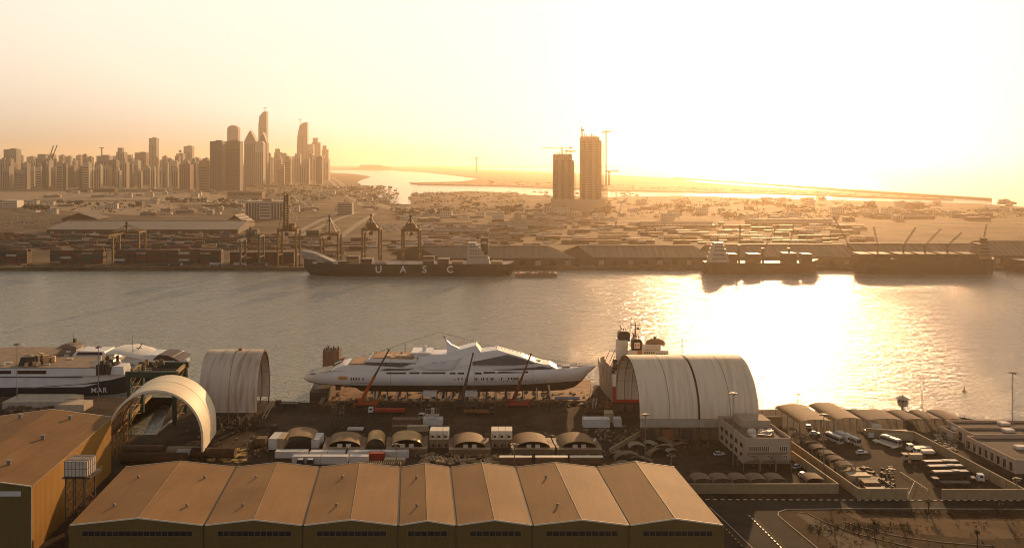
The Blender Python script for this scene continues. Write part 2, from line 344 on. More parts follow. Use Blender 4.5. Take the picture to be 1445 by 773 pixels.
def left_hall():
    yn, yf = 256.0, 325.0; e = 21.0; rz = 3.0
    t = thing('workshop_hall', 'tall tan hall with an orange lit side wall at the left edge', 'hall', (-170, yn, 0)); ox, oy = -170, yn
    xr = lambda d: XD(44, yn)+(d-yn)*(XD(157, yf)-XD(44, yn))/(yf-yn); wd = 44.0
    xc = lambda d: xr(d)-wd/2-.8; q = lambda x, d, z: (x-ox, d-oy, z)
    g = MB(); th = .4
    for x0, z0, x1, z1 in ((lambda d: xr(d)-wd-1.5, e, xc, e+rz), (xc, e+rz, lambda d: xr(d)+.25, e)):
        A = [q(x0(yn), yn-.2, z0), q(x1(yn), yn-.2, z1), q(x1(yf), yf+.2, z1), q(x0(yf), yf+.2, z0)]
        g.hexa([(p[0], p[1], p[2]-th) for p in A], A)
    g.build('roof', M('brown roof sheet', (.235, .135, .06), .75, .2, .05, stripes=('X', 1.0, .006), spec=.06, laps=(1.0, 7.5, .5), streak=.25, sax=(.35, .02, .1)), t)
    tr = MB()
    for d, s in ((yn, -.3), (yf, .3)):
        for p, r in ((q(xr(d)-wd-1.5, d+s, e), q(xc(d), d+s, e+rz)), (q(xc(d), d+s, e+rz), q(xr(d)+.3, d+s, e))): tr.bar((p[0], p[1], p[2]-.1), (r[0], r[1], r[2]-.1), .28)
    tr.bar(q(xr(yn)+.3, yn-.3, 0), q(xr(yn)+.3, yn-.3, e), .2); tr.build('barge_board', CREAM, t)
    MB().bar(q(xr(yn)+.3, yn, e-.15), q(xr(yf)+.3, yf, e-.15), .3).build('gutter', M('ridge flashing', (.30, .2, .1), .6), t)
    w_ = MB()
    for d, fl in ((yn, 0), (yf, 1)):
        v = [q(xr(d)-wd, d, 0), q(xr(d), d, 0), q(xr(d), d, e-.3), q(xc(d), d, e+rz-.35), q(xr(d)-wd, d, e-.3)]; w_.add(v, [(0, 1, 2, 3, 4) if not fl else (4, 3, 2, 1, 0)])
    w_.build('gable_wall', WALLM, t); w_ = MB()
    w_.add([q(xr(yn), yn, 0), q(xr(yf), yf, 0), q(xr(yf), yf, e-.3), q(xr(yn), yn, e-.3)], [(0, 1, 2, 3)])
    w_.add([q(xr(yn)-wd, yn, 0), q(xr(yf)-wd, yf, 0), q(xr(yf)-wd, yf, e-.3), q(xr(yn)-wd, yn, e-.3)], [(3, 2, 1, 0)])
    w_.build('wall', M('ribbed wall sheet with painted sunlight', (.32, .17, .04), .6, .12, .1, stripes=('Y', .9, .03), spec=.1), t)  # low sun on the side wall is put into this deeper orange colour
    MB().box(q(XD(2, yn), 0, 0)[0]-6, -.15, HT(699.5, yn), 24, .12, 1.5).build('louvre_strip', GREYW, t)
    for px, y in ((29, 592), (99, 593), (61, 621), (13, 657)):
        h = e+1.2; p = P(px, y, h); k = MB(); 
        zz = e+rz*(1-abs(p.x-xc(p.y))/(wd/2+.8)); a, b, c = q(p.x, p.y, zz-.2); k.box(a, b, c, 1.0, 1.0, 1.3); k.box(a, b, c+1.35, 1.35, 1.35, .3); k.build('roof_vent', STEEL, t)
left_hall()
def tank_tower():
    d = 262.0; x0 = XD(91, d); t = thing('water_tower', 'sectional panel water tank on a lattice steel stand between the two tan halls', 'water tower', (x0+3.4, d+3, 0)); z0, z1 = HT(672, d), HT(651, d)
    MB().box(0, 0, z0, 6.8, 6, z1-z0).build('tank', M('panel tank', (.55, .48, .40), .6, .15, .6), t)
    r = MB()
    for i in range(7):
        for y in (-3.03, 3.03): r.box(-3.4+i*6.8/6, y, z0, .13, .1, z1-z0)
        r.box(-3.4+i*6.8/6, 0, z1, .12, 6.1, .1)
    for i in range(6):
        for x in (-3.43, 3.43): r.box(x, -3+i*1.2, z0, .1, .13, z1-z0)
        r.box(0, -3+i*1.2, z1+.003, 6.85, .12, .1)
    for k in (0, 1, 2):
        for y in (-3.035, 3.035): r.box(0, y, z0+k*(z1-z0)/2-.05, 6.9, .1, .12)
        for x in (-3.435, 3.435): r.box(x, 0, z0+k*(z1-z0)/2-.05, .1, 6.1, .12)
    r.build('panel_ribs', M('rib steel', (.16, .12, .09), .7), t)
    p = MB().box(.6, -.2, z0-.45, 8.8, 7.4, .4); p.build('platform', DSTEEL, t)
    hr = MB()
    for x in (3.4, 4.2, 5.0):
        hr.bar((x, -3.8, z0), (x, -3.8, z0+1), .05)
    hr.bar((3.4, -3.8, z0+1), (5, -3.8, z0+1), .05); hr.bar((5, -3.8, z0+1), (5, 3.4, z0+1), .05); hr.bar((5, 3.4, z0), (5, 3.4, z0+1), .05); hr.build('handrail', M('pale rail', (.5, .38, .22), .5), t)
    for x in (-3, -.6, 3):
        for y in (-3, 3): MB().box(x, y, 0, .32, .32, z0-.45).build('leg', DSTEEL, t)
    b = MB(); n = 5; hh = (z0-.5)/n
    for i in range(n):
        for (xa, xb) in ((-3, -.6), (-.6, 3)):
            for y in (-3, 3):
                b.bar((xa, y, i*hh), (xb, y, (i+1)*hh), .1); b.bar((xb, y, i*hh), (xa, y, (i+1)*hh), .1); b.bar((xa, y, i*hh), (xb, y, i*hh), .12)
        for x in (-3, 3):
            b.bar((x, -3, i*hh), (x, 3, (i+1)*hh), .1); b.bar((x, 3, i*hh), (x, -3, (i+1)*hh), .1); b.bar((x, -3, i*hh), (x, 3, i*hh), .12)
    b.build('bracing', RUST, t)
tank_tower()
# ---------------------------------------------------------------- arched travelling shelters
def arch_section(Rw, zb_a, zb_b, zs, n=26):
    """points (u, z) over the arch: straight skirts below zs, half circle of radius Rw above"""
    pts = [(-Rw, zb_a)]+([(-Rw, (zb_a+zs)/2)] if zs > zb_a+.5 else [])
    pts += [(-Rw*cos(pi*i/n), zs+Rw*sin(pi*i/n)) for i in range(n+1)]
    pts += ([(Rw, (zb_b+zs)/2)] if zs > zb_b+.5 else [])+[(Rw, zb_b)]
    return pts
def arch(t, mp, length, Rw, zba, zbb, zs, mat, seams=(.5,), th=.9, ribs=6, inner=None, leg_z=0.0):
    """mp(u, s) gives the plan position for across u and along s"""
    sec = arch_section(Rw, zba, zbb, zs); sec2 = arch_section(Rw-th, zba, zbb, zs)
    N = 9
    R1 = [[(*mp(u, length*k/(N-1)), z) for u, z in sec] for k in range(N)]
    R2 = [[(*mp(u, length*k/(N-1)), z) for u, z in sec2] for k in range(N)]
    o = MB(); o.loft(R1, close=False); o.build('skin', mat, t)
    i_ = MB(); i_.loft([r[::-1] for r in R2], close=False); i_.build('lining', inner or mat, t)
    e = MB()
    for k, fl in ((0, 0), (N-1, 1)):
        a, b = R1[k], R2[k]; n = len(a)
        for j in range(n-1): q = [a[j], a[j+1], b[j+1], b[j]]; e.add(q if fl else q[::-1], [(0, 1, 2, 3)])
    for j in (0, -1):
        e.add([R1[0][j], R1[-1][j], R2[-1][j], R2[0][j]], [(0, 1, 2, 3)])
    e.build('end_rim', CREAM if mat == FABIN else DSTEEL, t)
    s3 = arch_section(Rw+.06, zba, zbb, zs); sm = MB()
    for s in seams:
        sm.loft([[(*mp(u, length*s-.14), z) for u, z in s3], [(*mp(u, length*s+.14), z) for u, z in s3]], close=False)
    sm.build('seam', M('faint seam', (.36, .27, .18), .8), t)
    s4 = arch_section(Rw-th-.05, zba, zbb, zs); rb = MB()
    for k in range(ribs+1):
        pts = [(*mp(u, .3+(length-.6)*k/ribs), z) for u, z in s4]
        for a, b in zip(pts[:-1], pts[1:]): rb.bar(a, b, .22)
    for j in range(2, len(s4)-2, 3):
        u, z = s4[j]; rb.bar((*mp(u, .2), z), (*mp(u, length-.2), z), .12)
    rb.build('rib_frame', RUST if mat == FABIN else DSTEEL, t)
def rear_arch(name_label, pxl, pxr, dn, width, zbn, zs, seams, t_loc=None):
    xl, xr = XD(pxl, dn), XD(pxr, dn); L = xr-xl
    t = thing('arched_shelter', name_label, 'shelter', (xl, dn+width/2, 0))
    Rw = width/2
    mp = lambda u, s: (s+SKEW*(u+Rw), u)
    arch(t, mp, L, Rw, zbn, max(3.2, zbn-3), zs, FABRIC, seams, ribs=7)
    lg = MB(); n = 7
    for i in range(n):
        s = .6+(L-1.2)*i/(n-1)
        for u, zt in ((-Rw+.4, zbn), (Rw-.4, 3.4)):
            a = mp(u, s); lg.box(a[0], a[1], 0, .5, .5, zt+.3)
            if i < n-1:
                b = mp(u, s+(L-1.2)/(n-1)); lg.bar((*a, .2), (*b, zt-.1), .14); lg.bar((*a, zt), (*b, zt), .25)
    lg.build('leg_frame', DSTEEL, t)
    return t, mp, L, Rw
def low_walls(t, mp, L, Rw, h1, h2):
    for u, h, s in ((-Rw+.1, h1, 0), (Rw-.3, h2, 0)):
        n = 6
        for k in range(n):
            if s == 0 and u < 0 and k in (2,): continue
            a, b = mp(u, L*k/n+.3), mp(u, L*(k+1)/n-.3); MB().hexa([(a[0], a[1], .004), (b[0], b[1], .004), (b[0], b[1]+.25, .004), (a[0], a[1]+.25, .004)], [(a[0], a[1], h), (b[0], b[1], h), (b[0], b[1]+.25, h), (a[0], a[1]+.25, h)]).build('wall_panel', M('rusty brown plating', (.16, .10, .06), .7, .3, .3, streak=.5), t)
t, mp, L, Rw = rear_arch('stained white arched shelter at the left end of the pair of joined arches', 903, 987, 363, 42, 8.8, 10.0, (.5,))
sm = MB(); sm.loft([[(*mp(u, L-.55), z) for u, z in arch_section(Rw+.1, 8.8, 5.8, 10.0)], [(*mp(u, L+.35), z) for u, z in arch_section(Rw+.1, 8.8, 5.8, 10.0)]], close=False); sm.build('joint_seam', M('dark seam', (.06, .04, .025), .8), t)
sk = MB(); a, b = mp(-Rw-.1, 0), mp(-Rw-.1, L-.3); sk.hexa([(a[0], a[1]-.2, 5.4), (b[0], b[1]-.2, 5.4), (b[0], b[1], 5.4), (a[0], a[1], 5.4)], [(a[0], a[1]-.2, 8.7), (b[0], b[1]-.2, 8.7), (b[0], b[1], 8.7), (a[0], a[1], 8.7)]); sk.build('skirt', M('ribbed skirt sheet', (.42, .36, .28), .7, .2, stripes=('X', 1.2, .1)), t)
low_walls(t, mp, L, Rw, 5.3, 3.3)
for i in range(3):
    MB().box(a[0]+4+i*8, a[1]-.35, 0, 5, .3, 4.6).build('sliding_panel', RUST if i == 1 else DSTEEL, t)
t, mp, L, Rw = rear_arch('cleaner white arched shelter at the right end of the pair of joined arches', 987.2, 1071, 363, 42, 8.8, 10.0, (.52,))
sk = MB(); a, b = mp(-Rw-.1, 0), mp(-Rw-.1, L); sk.hexa([(a[0], a[1]-.2, 5.4), (b[0], b[1]-.2, 5.4), (b[0], b[1], 5.4), (a[0], a[1], 5.4)], [(a[0], a[1]-.2, 8.7), (b[0], b[1]-.2, 8.7), (b[0], b[1], 8.7), (a[0], a[1], 8.7)]); sk.build('skirt', M('ribbed skirt sheet', (.42, .36, .28)), t); low_walls(t, mp, L, Rw, 5.3, 3.3)
FABRIC = M('old stained membrane', (.60, .52, .43), .75, .15, .1, streak=.85, sax=(.5, .04, .06), spec=.1)
t, mp, L, Rw = rear_arch('grey streaked arched shelter standing alone on tall legs left of the yacht', 280, 362, 381, 38, 6.2, 11.0, (.52,))
bg_ = MB()
for s in (5, 9.5, 18, 22):
    a = mp(-Rw, s); bg_.box(a[0], a[1]-1, 0, 2.6, 2, 1.6); bg_.box(a[0], a[1]-1, 1.6, 1.2, 1.4, 3)
bg_.build('wheel_bogie', DSTEEL, t)
mm = MB(); a = mp(0, 15); mm.cyl((a[0], 0, 29.8), (a[0], 0, 31), .8, .8, 8); mm.build('top_vent', RED, t)
def front_arch():
    dn = 337.0; xl, xr = XD(151, dn), XD(287, dn); Rw = (xr-xl)/2; L = 24
    t = thing('arched_shelter', 'sunlit cream arched shelter open towards the viewer beside the wet dock', 'shelter', ((xl+xr)/2, dn, 0))
    mp = lambda u, s: (u+SKEW*s*1.1, s)
    zs = HT(552, dn)-Rw+.6
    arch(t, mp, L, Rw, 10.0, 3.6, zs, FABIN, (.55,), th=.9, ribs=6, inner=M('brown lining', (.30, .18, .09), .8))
    for side, z1 in ((-1, 10.2), (1, 3.8)):
        lg = MB(); n = 6
        for i in range(n):
            s = .4+(L-.8)*i/(n-1); u = side*(Rw-.5); u2 = side*(Rw-2.4)
            a = mp(u, s); b = mp(u2, s); lg.bar((*a, 0), (*a, z1), .28); lg.bar((*b, 0), (*b, z1), .28)
            m = max(2, int(z1/2))
            for k in range(m): lg.bar((*a, z1*k/m), (*b, z1*(k+1)/m), .12); lg.bar((*a, z1*k/m), (*b, z1*k/m), .12)
            if i < n-1:
                c = mp(u, s+(L-.8)/(n-1)); m2 = 2 if side < 0 else 1
                for k in range(m2): lg.bar((*a, z1*k/m2), (*c, z1*(k+1)/m2), .14); lg.bar((*c, z1*k/m2), (*a, z1*(k+1)/m2), .14)
        lg.build('leg_frame', M('ochre lattice', (.40, .22, .07), .6, .3) if side < 0 else DSTEEL, t)
    return t
front_arch()
# ---------------------------------------------------------------- yacht on the dock
def yacht():
    d0 = 430.0; q = F/d0; x0 = XD(428, d0)
    X = lambda px: (px-428)/q; Z = lambda y: H-(y-HY)*d0/F
    t = thing('superyacht', 'very long white superyacht propped up on dry blocks on the floating dock', 'yacht', (x0, d0+2, 0))
    # stations: px, sheer y, half beam at deck, chine y (white/dark), half beam there, keel y
    st = [(428, 533.2, 1.2, 534.6, 1.0, 535.4), (437, 525.5, 4.2, 536.5, 3.8, 538.2), (452, 523, 6.2, 537.6, 6.0, 539.4), (470, 521, 7.4, 538.2, 7.2, 540.2), (487, 519.8, 8.0, 538.4, 7.9, 541.2), (505, 519.2, 8.3, 538.5, 8.2, 544.5), (512, 519, 8.4, 538.5, 8.3, 549),
          (560, 518.6, 8.6, 538.5, 8.5, 549.8), (640, 518.5, 8.6, 538.6, 8.5, 550), (700, 518.4, 8.4, 538.5, 8.0, 550), (740, 518.3, 7.6, 538.4, 6.6, 550.3), (770, 518.2, 6.4, 538.2, 4.6, 551), (795, 518, 4.8, 538, 2.6, 551), (810, 517.8, 3.4, 537.8, 1.3, 547.5), (821, 517.6, 2.4, 537.4, .25, 539.5), (830, 517.4, 1.4, 527.0, .15, 528), (841.5, 516.8, .15, 518.2, .1, 518.6)]
    hull = []; low = []
    for px, ys, bd, yc, bc, yk in st:
        x = X(px); zs, zc, zk = Z(ys), Z(yc), Z(yk); m = (zs+zc)/2; bm = (bd+bc)/2*1.01
        hull.append([(x, -bc, zc), (x, -bm, m), (x, -bd, zs), (x, -bd+.25, zs), (x, -bd+.3, zs-.5), (x, bd-.3, zs-.5), (x, bd-.25, zs), (x, bd, zs), (x, bm, m), (x, bc, zc)])
        low.append([(x, -bc, zc), (x, -bc*.985, zc+(zk-zc)*.62), (x, -bc*.78, zc+(zk-zc)*.93), (x, 0, zk), (x, bc*.78, zc+(zk-zc)*.93), (x, bc*.985, zc+(zk-zc)*.62), (x, bc, zc)])
    MB().loft([r[::-1] for r in hull], close=True, caps=True).build('hull', WHITE, t)
    MB().loft([r for r in low], close=False, caps=False).build('keel', M('dark antifouling paint', (.014, .010, .009), .6, .3), t)
    bt = MB()
    for (a, b) in zip(st[1:-3], st[2:-2]):
        bt.bar((X(a[0]), -a[4]-.03, Z(a[3])), (X(b[0]), -b[4]-.03, Z(b[3])), .1); bt.bar((X(a[0]), a[4]+.03, Z(a[3])), (X(b[0]), b[4]+.03, Z(b[3])), .1)
    bt.build('boot_stripe', M('silver stripe', (.4, .4, .4), .4), t)
    pg = lambda l: [(X(a), Z(b)) for a, b in l]
    k = MB().box(X(520), 0, Z(550), 9, .7, 3.5); k.build('skeg', M('dark antifouling paint', (.05, .035, .03)), t)
    for s in (-1, 1):
        r = MB().box(X(478), s*3.6, Z(549), 2.6, .4, 4); r.build('rudder', DSTEEL, t)
        r = MB().cyl((X(488), s*3, Z(545)), (X(510), s*2.6, Z(544)), .22, .3, 8); r.cyl((X(487), s*3, Z(545)), (X(489), s*3, Z(545)), .5, .5, 8)
        for j in range(4): r.box(X(487.5)+.0, s*3+cos(j*pi/2)*1.0, Z(545)+sin(j*pi/2)*1.0-.25, .12, 1.1 if j % 2 == 0 else .4, 1.3 if j % 2 else .5)
        r.build('propeller', M('bronze', (.4, .2, .08), .35, metal=.8), t)
    # decks and superstructure
    MB().prof(pg([(440, 524.6), (470, 520.4), (500, 519.6), (500, 521), (440, 526)]), 5.5).build('stern_deck', STEEL, t)
    MB().prof(pg([(470, 519.6), (480, 514.2), (488, 511.6), (512, 511), (585, 515.5), (585, 519.6)]), 7.8, 7.3).build('aft_deckhouse', WHITE, t)
    MB().prof(pg([(492, 511.7), (498, 509.6), (518, 509.2), (522, 511.5)]), 6.8).build('aft_upper_deck', TEAK, t)
    MB().prof(pg([(513, 515.2), (521, 506.6), (590, 508), (584, 513), (570, 515.2)]), 7.36, 6.9).build('aft_lounge_glass', DGLASS, t)
    MB().prof(pg([(518, 506.8), (522, 503.6), (527, 502.2), (590, 503.5), (590, 508.2)]), 7.9, 7.6).build('aft_lounge_roof', WHITE, t)
    MB().prof(pg([(524, 502.6), (530, 501.3), (584, 501.3), (584, 503)]), 7.0).build('sun_deck', TEAK, t)
    de = MB()
    for px in (549, 563, 570, 577): de.box(X(px), -3, Z(501.2), 2.4, 3.2, .5)
    de.build('sun_loungers', M('cream cushions', (.7, .58, .4), .8), t)
    def tap(m):
        tf = lambda x: 1-.45*min(1, max(0, (x-X(705))/(X(786)-X(705))))**1.5
        m.v = [(v[0], v[1]*tf(v[0]), v[2]) for v in m.v]; return m
    body = pg([(500, 519.4), (540, 514.0), (570, 514.2), (584, 509.5), (590, 505.5), (596, 497.5), (636, 497.5), (648, 492), (672, 485.5), (679, 495), (702, 491.8), (718, 496.6), (737, 501.8), (755, 508.6), (765, 511.4), (776, 513.0), (786, 518.6), (786, 520), (500, 520)])
    zb, zt = Z(519), Z(492); fw = lambda z: 8.35+(4.6-8.35)*min(1, max(0, (z-zb)/(zt-zb)))
    tap(MB().prof(body, 8.35, 4.6, z1=zb, z2=zt)).build('superstructure', WHITE, t)
    def skin(poly, name, mat, off=.07):
        m = MB()
        for s in (-1, 1):
            n = len(poly); a = [(p[0], s*(fw(p[1])+off), p[1]) for p in poly]; b = [(p[0], s*(fw(p[1])-.3), p[1]) for p in poly]
            m.add(a+b, [tuple(range(n)), tuple(reversed(range(n, 2*n)))]+[(i, (i+1) % n, n+(i+1) % n, n+i) for i in range(n)])
        return tap(m).build(name, mat, t)
    skin(pg([(667, 507.6), (690, 503.2), (716, 498.3), (735, 503.4), (754, 510.2), (728, 511.9), (668, 511.7)]), 'wheelhouse_glass', DGLASS)
    skin(pg([(682, 520.4-1.2), (700, 518), (740, 516.2), (765, 514.4), (784, 518.2), (765, 519.2), (740, 520), (684, 521.0-1.1)]), 'forward_glass_band', DGLASS)
    skin(pg([(540, 517.8), (547, 516.0), (586, 516.2), (576, 518.2), (545, 518.8)]), 'aft_side_glass', DGLASS)
    win = MB()
    for s in (-1, 1):
        for a, b, y in ((548, 575, 521.6), (580, 594, 521.4), (597, 630, 521.4), (636, 644, 521.8), (647, 656, 521.8), (671, 680, 521.8), (683, 745, 521.0)): win.box((X(a)+X(b))/2, s*8.62 if a < 700 else s*8.45, Z(y+1.2), X(b)-X(a), .22, .8)
    tap(win).build('saloon_windows', DGLASS, t)
    po = MB()
    for s in (-1, 1):
        for a in (499, 502.5, 506, 510, 515.5, 633, 637, 643, 648, 653, 671, 673.5, 680.5, 683, 688, 693.5, 696, 704.5, 708, 717.5, 722, 725.5, 728, 730.5): po.box(X(a), s*(8.42 if a < 700 else 7.9), Z(531.5), .55, .35, 1.15)
    po.build('hull_windows', DGLASS, t)
    ap = MB()
    for a in range(500, 522, 4): ap.box(X(a), -8.38, Z(535.6), .7, .2, .35)
    for a in (672, 676, 688, 694, 700, 711, 716, 724, 731, 741, 752, 758, 768): ap.box(X(a), -7.6 if a > 715 else -8.35, Z(534), .5, .6, .35)
    ap.build('portholes', DGLASS, t)
    bo = MB().loft([[(X(480)+x, -8.1+cos(a)*r, Z(528.6)+sin(a)*r) for a in [2*pi*j/8 for j in range(8)]] for x, r in ((0, .15), (1, .8), (4, .85), (5.2, .1))], caps=True); bo.build('tender', M('orange tender', (.6, .25, .06), .5), t)
    # balcony recess amidships, radar domes, swept mast, sensor mast
    skin(pg([(594, 511.5), (645, 504.5), (652, 502), (637, 516.6), (604, 516.6)]), 'side_wing', M('shaded white trim', (.6, .6, .6), .4), .5)
    for px, y in ((613, 506.5), (627, 506.5)): MB().ball((X(px), -7.4, Z(y)), .85).build('liferaft_pod', WHITE, t)
    MB().prof(pg([(581, 495), (610, 495.2), (604, 499), (600, 503), (588, 502.5)]), 5.4, 6.4).build('wing_deck', WHITE, t)
    MB().ball((X(598.5), 0, Z(491.3)), 1.25).cyl((X(598.5), 0, Z(497)), (X(598.5), 0, Z(491)), .9, 1.2, 10).build('radar_dome', WHITE, t)
    MB().prof(pg([(627, 480), (631, 481.6), (636, 486.5), (648, 492), (648, 498), (631, 498), (630, 488)]), 2.2, .6).build('mast_fin', WHITE, t)
    MB().prof(pg([(662, 493.2), (664, 490), (674, 488.4), (678.5, 495), (662, 496.6)]), 4.3, 4.0).build('bridge_window', DGLASS, t)
    ms = MB().cyl((X(629), 0, Z(481)), (X(620), 0, Z(469)), .22, .1, 6); ms.cyl((X(571), 0, Z(502)), (X(571.5), 0, Z(483)), .15, .06, 6); ms.bar((X(568.5), 0, Z(487.5)), (X(574), 0, Z(487.5)), .08); ms.bar((X(569), 0, Z(492)), (X(573.5), 0, Z(492)), .1)
    for a, b in ((622, 475), (627, 477)): ms.bar((X(a)-.2, -2, Z(b)), (X(a), 2, Z(b)), .16)
    ms.ball((X(627), -1.2, Z(475.5)), .55).ball((X(566), 0, Z(499)), .7); ms.build('mast', STEEL, t)
    # bow fittings
    bw = MB().prof(pg([(752, 508.8), (764, 509.2), (760, 510.4)]), 1.6); bw.box(X(799), 0, Z(518.6), 4, 2.6, .7); bw.box(X(818), 0, Z(518.3), 2, 1.6, .6); bw.build('bow_gear', STEEL, t)
    rl = MB()
    for s in (-1, 1):
        pr = [(X(a[0]), s*(a[2]-.2), Z(a[1])+1.0) for a in st[9:]]; rl.tube(pr, .04, 4)
        for a in pr: rl.bar(a, (a[0], a[1], a[2]-1.05), .04)
    rl.build('bow_rail', STEEL, t)
    # dressing line of small flags
    pts = [(511, 504), (540, 495), (571, 484), (600, 475), (620, 469)]; pt2 = [(620, 469), (650, 477), (680, 486), (706, 491), (740, 500), (770, 507), (800, 512), (824, 515.6)]
    ln = MB()
    for pp in (pts, pt2): ln.tube([(X(a), 0, Z(b)) for a, b in pp], .012, 4)
    fl = MB(); sd = 0
    for pp in (pts, pt2):
        for (a, b), (c, d) in zip(pp[:-1], pp[1:]):
            n = max(2, int((c-a)/3.6))
            for j in range(n): u = (j+.5)/n; x = X(a+(c-a)*u); z = Z(b+(d-b)*u); fl.add([(x-.22, 0, z), (x+.22, .05, z), (x+.18, .15, z-.5), (x-.22, .1, z-.5)], [(0, 1, 2, 3)])
    lo = ln.build('dressing_line', DSTEEL, t); fl.build('signal_flags', M('faded flags', (.10, .07, .07), .8), lo)
    # ensign: red hoist band, green, white, black bars
    f0 = (X(479), 0, Z(516)); fo = MB().cyl((X(478.5), 0, Z(520)), (X(486.5), 0, Z(503.5)), .1, .07, 6).build('ensign_staff', STEEL, t)
    ux = Vector((-3.6, 0, -1.7)).normalized(); uz = Vector((X(486)-X(479), 0, Z(504.5)-Z(516))).normalized(); O = Vector((X(486.2), -.1, Z(504.3)))
    def fq(u0, u1, v0, v1, col, nm):
        c = [O-ux*0+ux*u-uz*v for u, v in ((u0, v0), (u1, v0), (u1, v1), (u0, v1))]
        MB().add([tuple(p) for p in c]+[(p[0], p[1]-.05, p[2]) for p in c], [(0, 1, 2, 3), (7, 6, 5, 4), (0, 4, 5, 1), (1, 5, 6, 2), (2, 6, 7, 3), (3, 7, 4, 0)]).build('ensign_stripe', M(nm, col, .8, .05), fo)
    hgt = 3.5; fq(0, 1.2, 0, hgt, (.6, .02, .02), 'flag red'); fq(1.2, 5, 0, hgt/3, (.01, .14, .05), 'flag green'); fq(1.2, 5, hgt/3, 2*hgt/3, (.8, .8, .78), 'flag white'); fq(1.2, 5, 2*hgt/3, hgt, (.01, .01, .01), 'flag black')
yacht()
def float_dock():
    xl = XD(437, 421); t = thing('floating_dock', 'low floating dock whose sunlit deck carries the yacht', 'dock', (0, 421, 0)); xr = XD(831, 421)
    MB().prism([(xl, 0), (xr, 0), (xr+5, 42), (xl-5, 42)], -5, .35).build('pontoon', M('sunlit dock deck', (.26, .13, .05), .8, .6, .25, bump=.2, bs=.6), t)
    MB().prism([(xl+.1, -.4), (xl+9, -.3), (xl+7, 41), (xl-4.9, 41)], .35, 4.6).build('stern_sill', DSTEEL, t)
    e = MB()
    for i in range(26): e.box(xl+14+i*4.7, .6, .35, 2.2, .5, .5+.2*(i % 3))
    e.build('deck_edge_kerb', CONC, t)
float_dock()
# keel blocks and side props
kb = None
px_list = [527, 531, 545, 559, 573, 595, 609, 615, 622, 628, 636, 646, 656, 662, 673, 684, 700, 717, 739, 757, 777]
t = thing('keel_prop', 'white braced steel prop under the yacht hull', 'prop', group='props in a row under the yacht')
b = MB().box(0, 3, .35, 1.1, 3.4, 1.2).box(0, 5.4, .35, 1.0, 1.2, 3.6); b.build('timber_block', M('dark timber', (.12, .07, .04), .9, .3), t)
b = MB().bar((0, 0, .35), (0, 3.6, 6.3), .55).bar((0, 1.8, .35), (0, 3.6, 6.3), .2).box(0, 3.5, 6.1, 1.1, 1.0, .4); b.build('strut', M('pale prop steel', (.62, .56, .46), .6, .3), t)
index_kids(); prop0 = t
for i, px in enumerate(px_list):
    rz = R(random.uniform(-14, 14)); loc = (XD(px, 424), 424.0, 0); lab = 'braced steel prop in the long row under the keel of the white yacht'
    if i == 0: prop0.location = loc; prop0['label'] = lab
    else: copy_tree(prop0, loc, rz, lab)
for i, px in enumerate((607, 663)):
    o = MB().box(0, 0, 0, 6.6, 3, 2.5).box(0, -.4, -2.0, .5, .5, 2).build('site_cabin', GREYW); tag(o, ('pale box cabin raised under the yacht, nearer the stern' if i == 0 else 'pale box cabin raised under the yacht, nearer the bow'), 'cabin', 'cabins under the yacht', (XD(px, 422), 421.5, 2.6))
# wing wall tower pair behind the stern
t = thing('dock_tower', 'brown boxy twin dock tower rising from the water behind the yacht stern', 'dock tower', (XD(466.5, 452), 456, 0))
for s in (-1, 1): MB().box(s*2.18, 0, -6, 4.3, 7, HT(495.5, 452)+6).build('wing_wall', M('rusty brown plating', (.16, .10, .06), .7, .3, .3, streak=.5), t)
b = MB(); z = HT(495.5, 452)
for i in range(9): b.box(-3.8+i*.95, -2+1.2*(i % 4), z, .6, .8, .9+1.3*((i*7) % 3)/2)
for i in range(5): b.cyl((-3.6+i*1.8, -3, z), (-3.6+i*1.8, -3, z+2.4+(i % 2)), .12, .08, 5)
b.bar((-4.2, -3.3, z+1.1), (4.2, -3.3, z+1.1), .06); b.build('deck_machinery', DSTEEL, t)
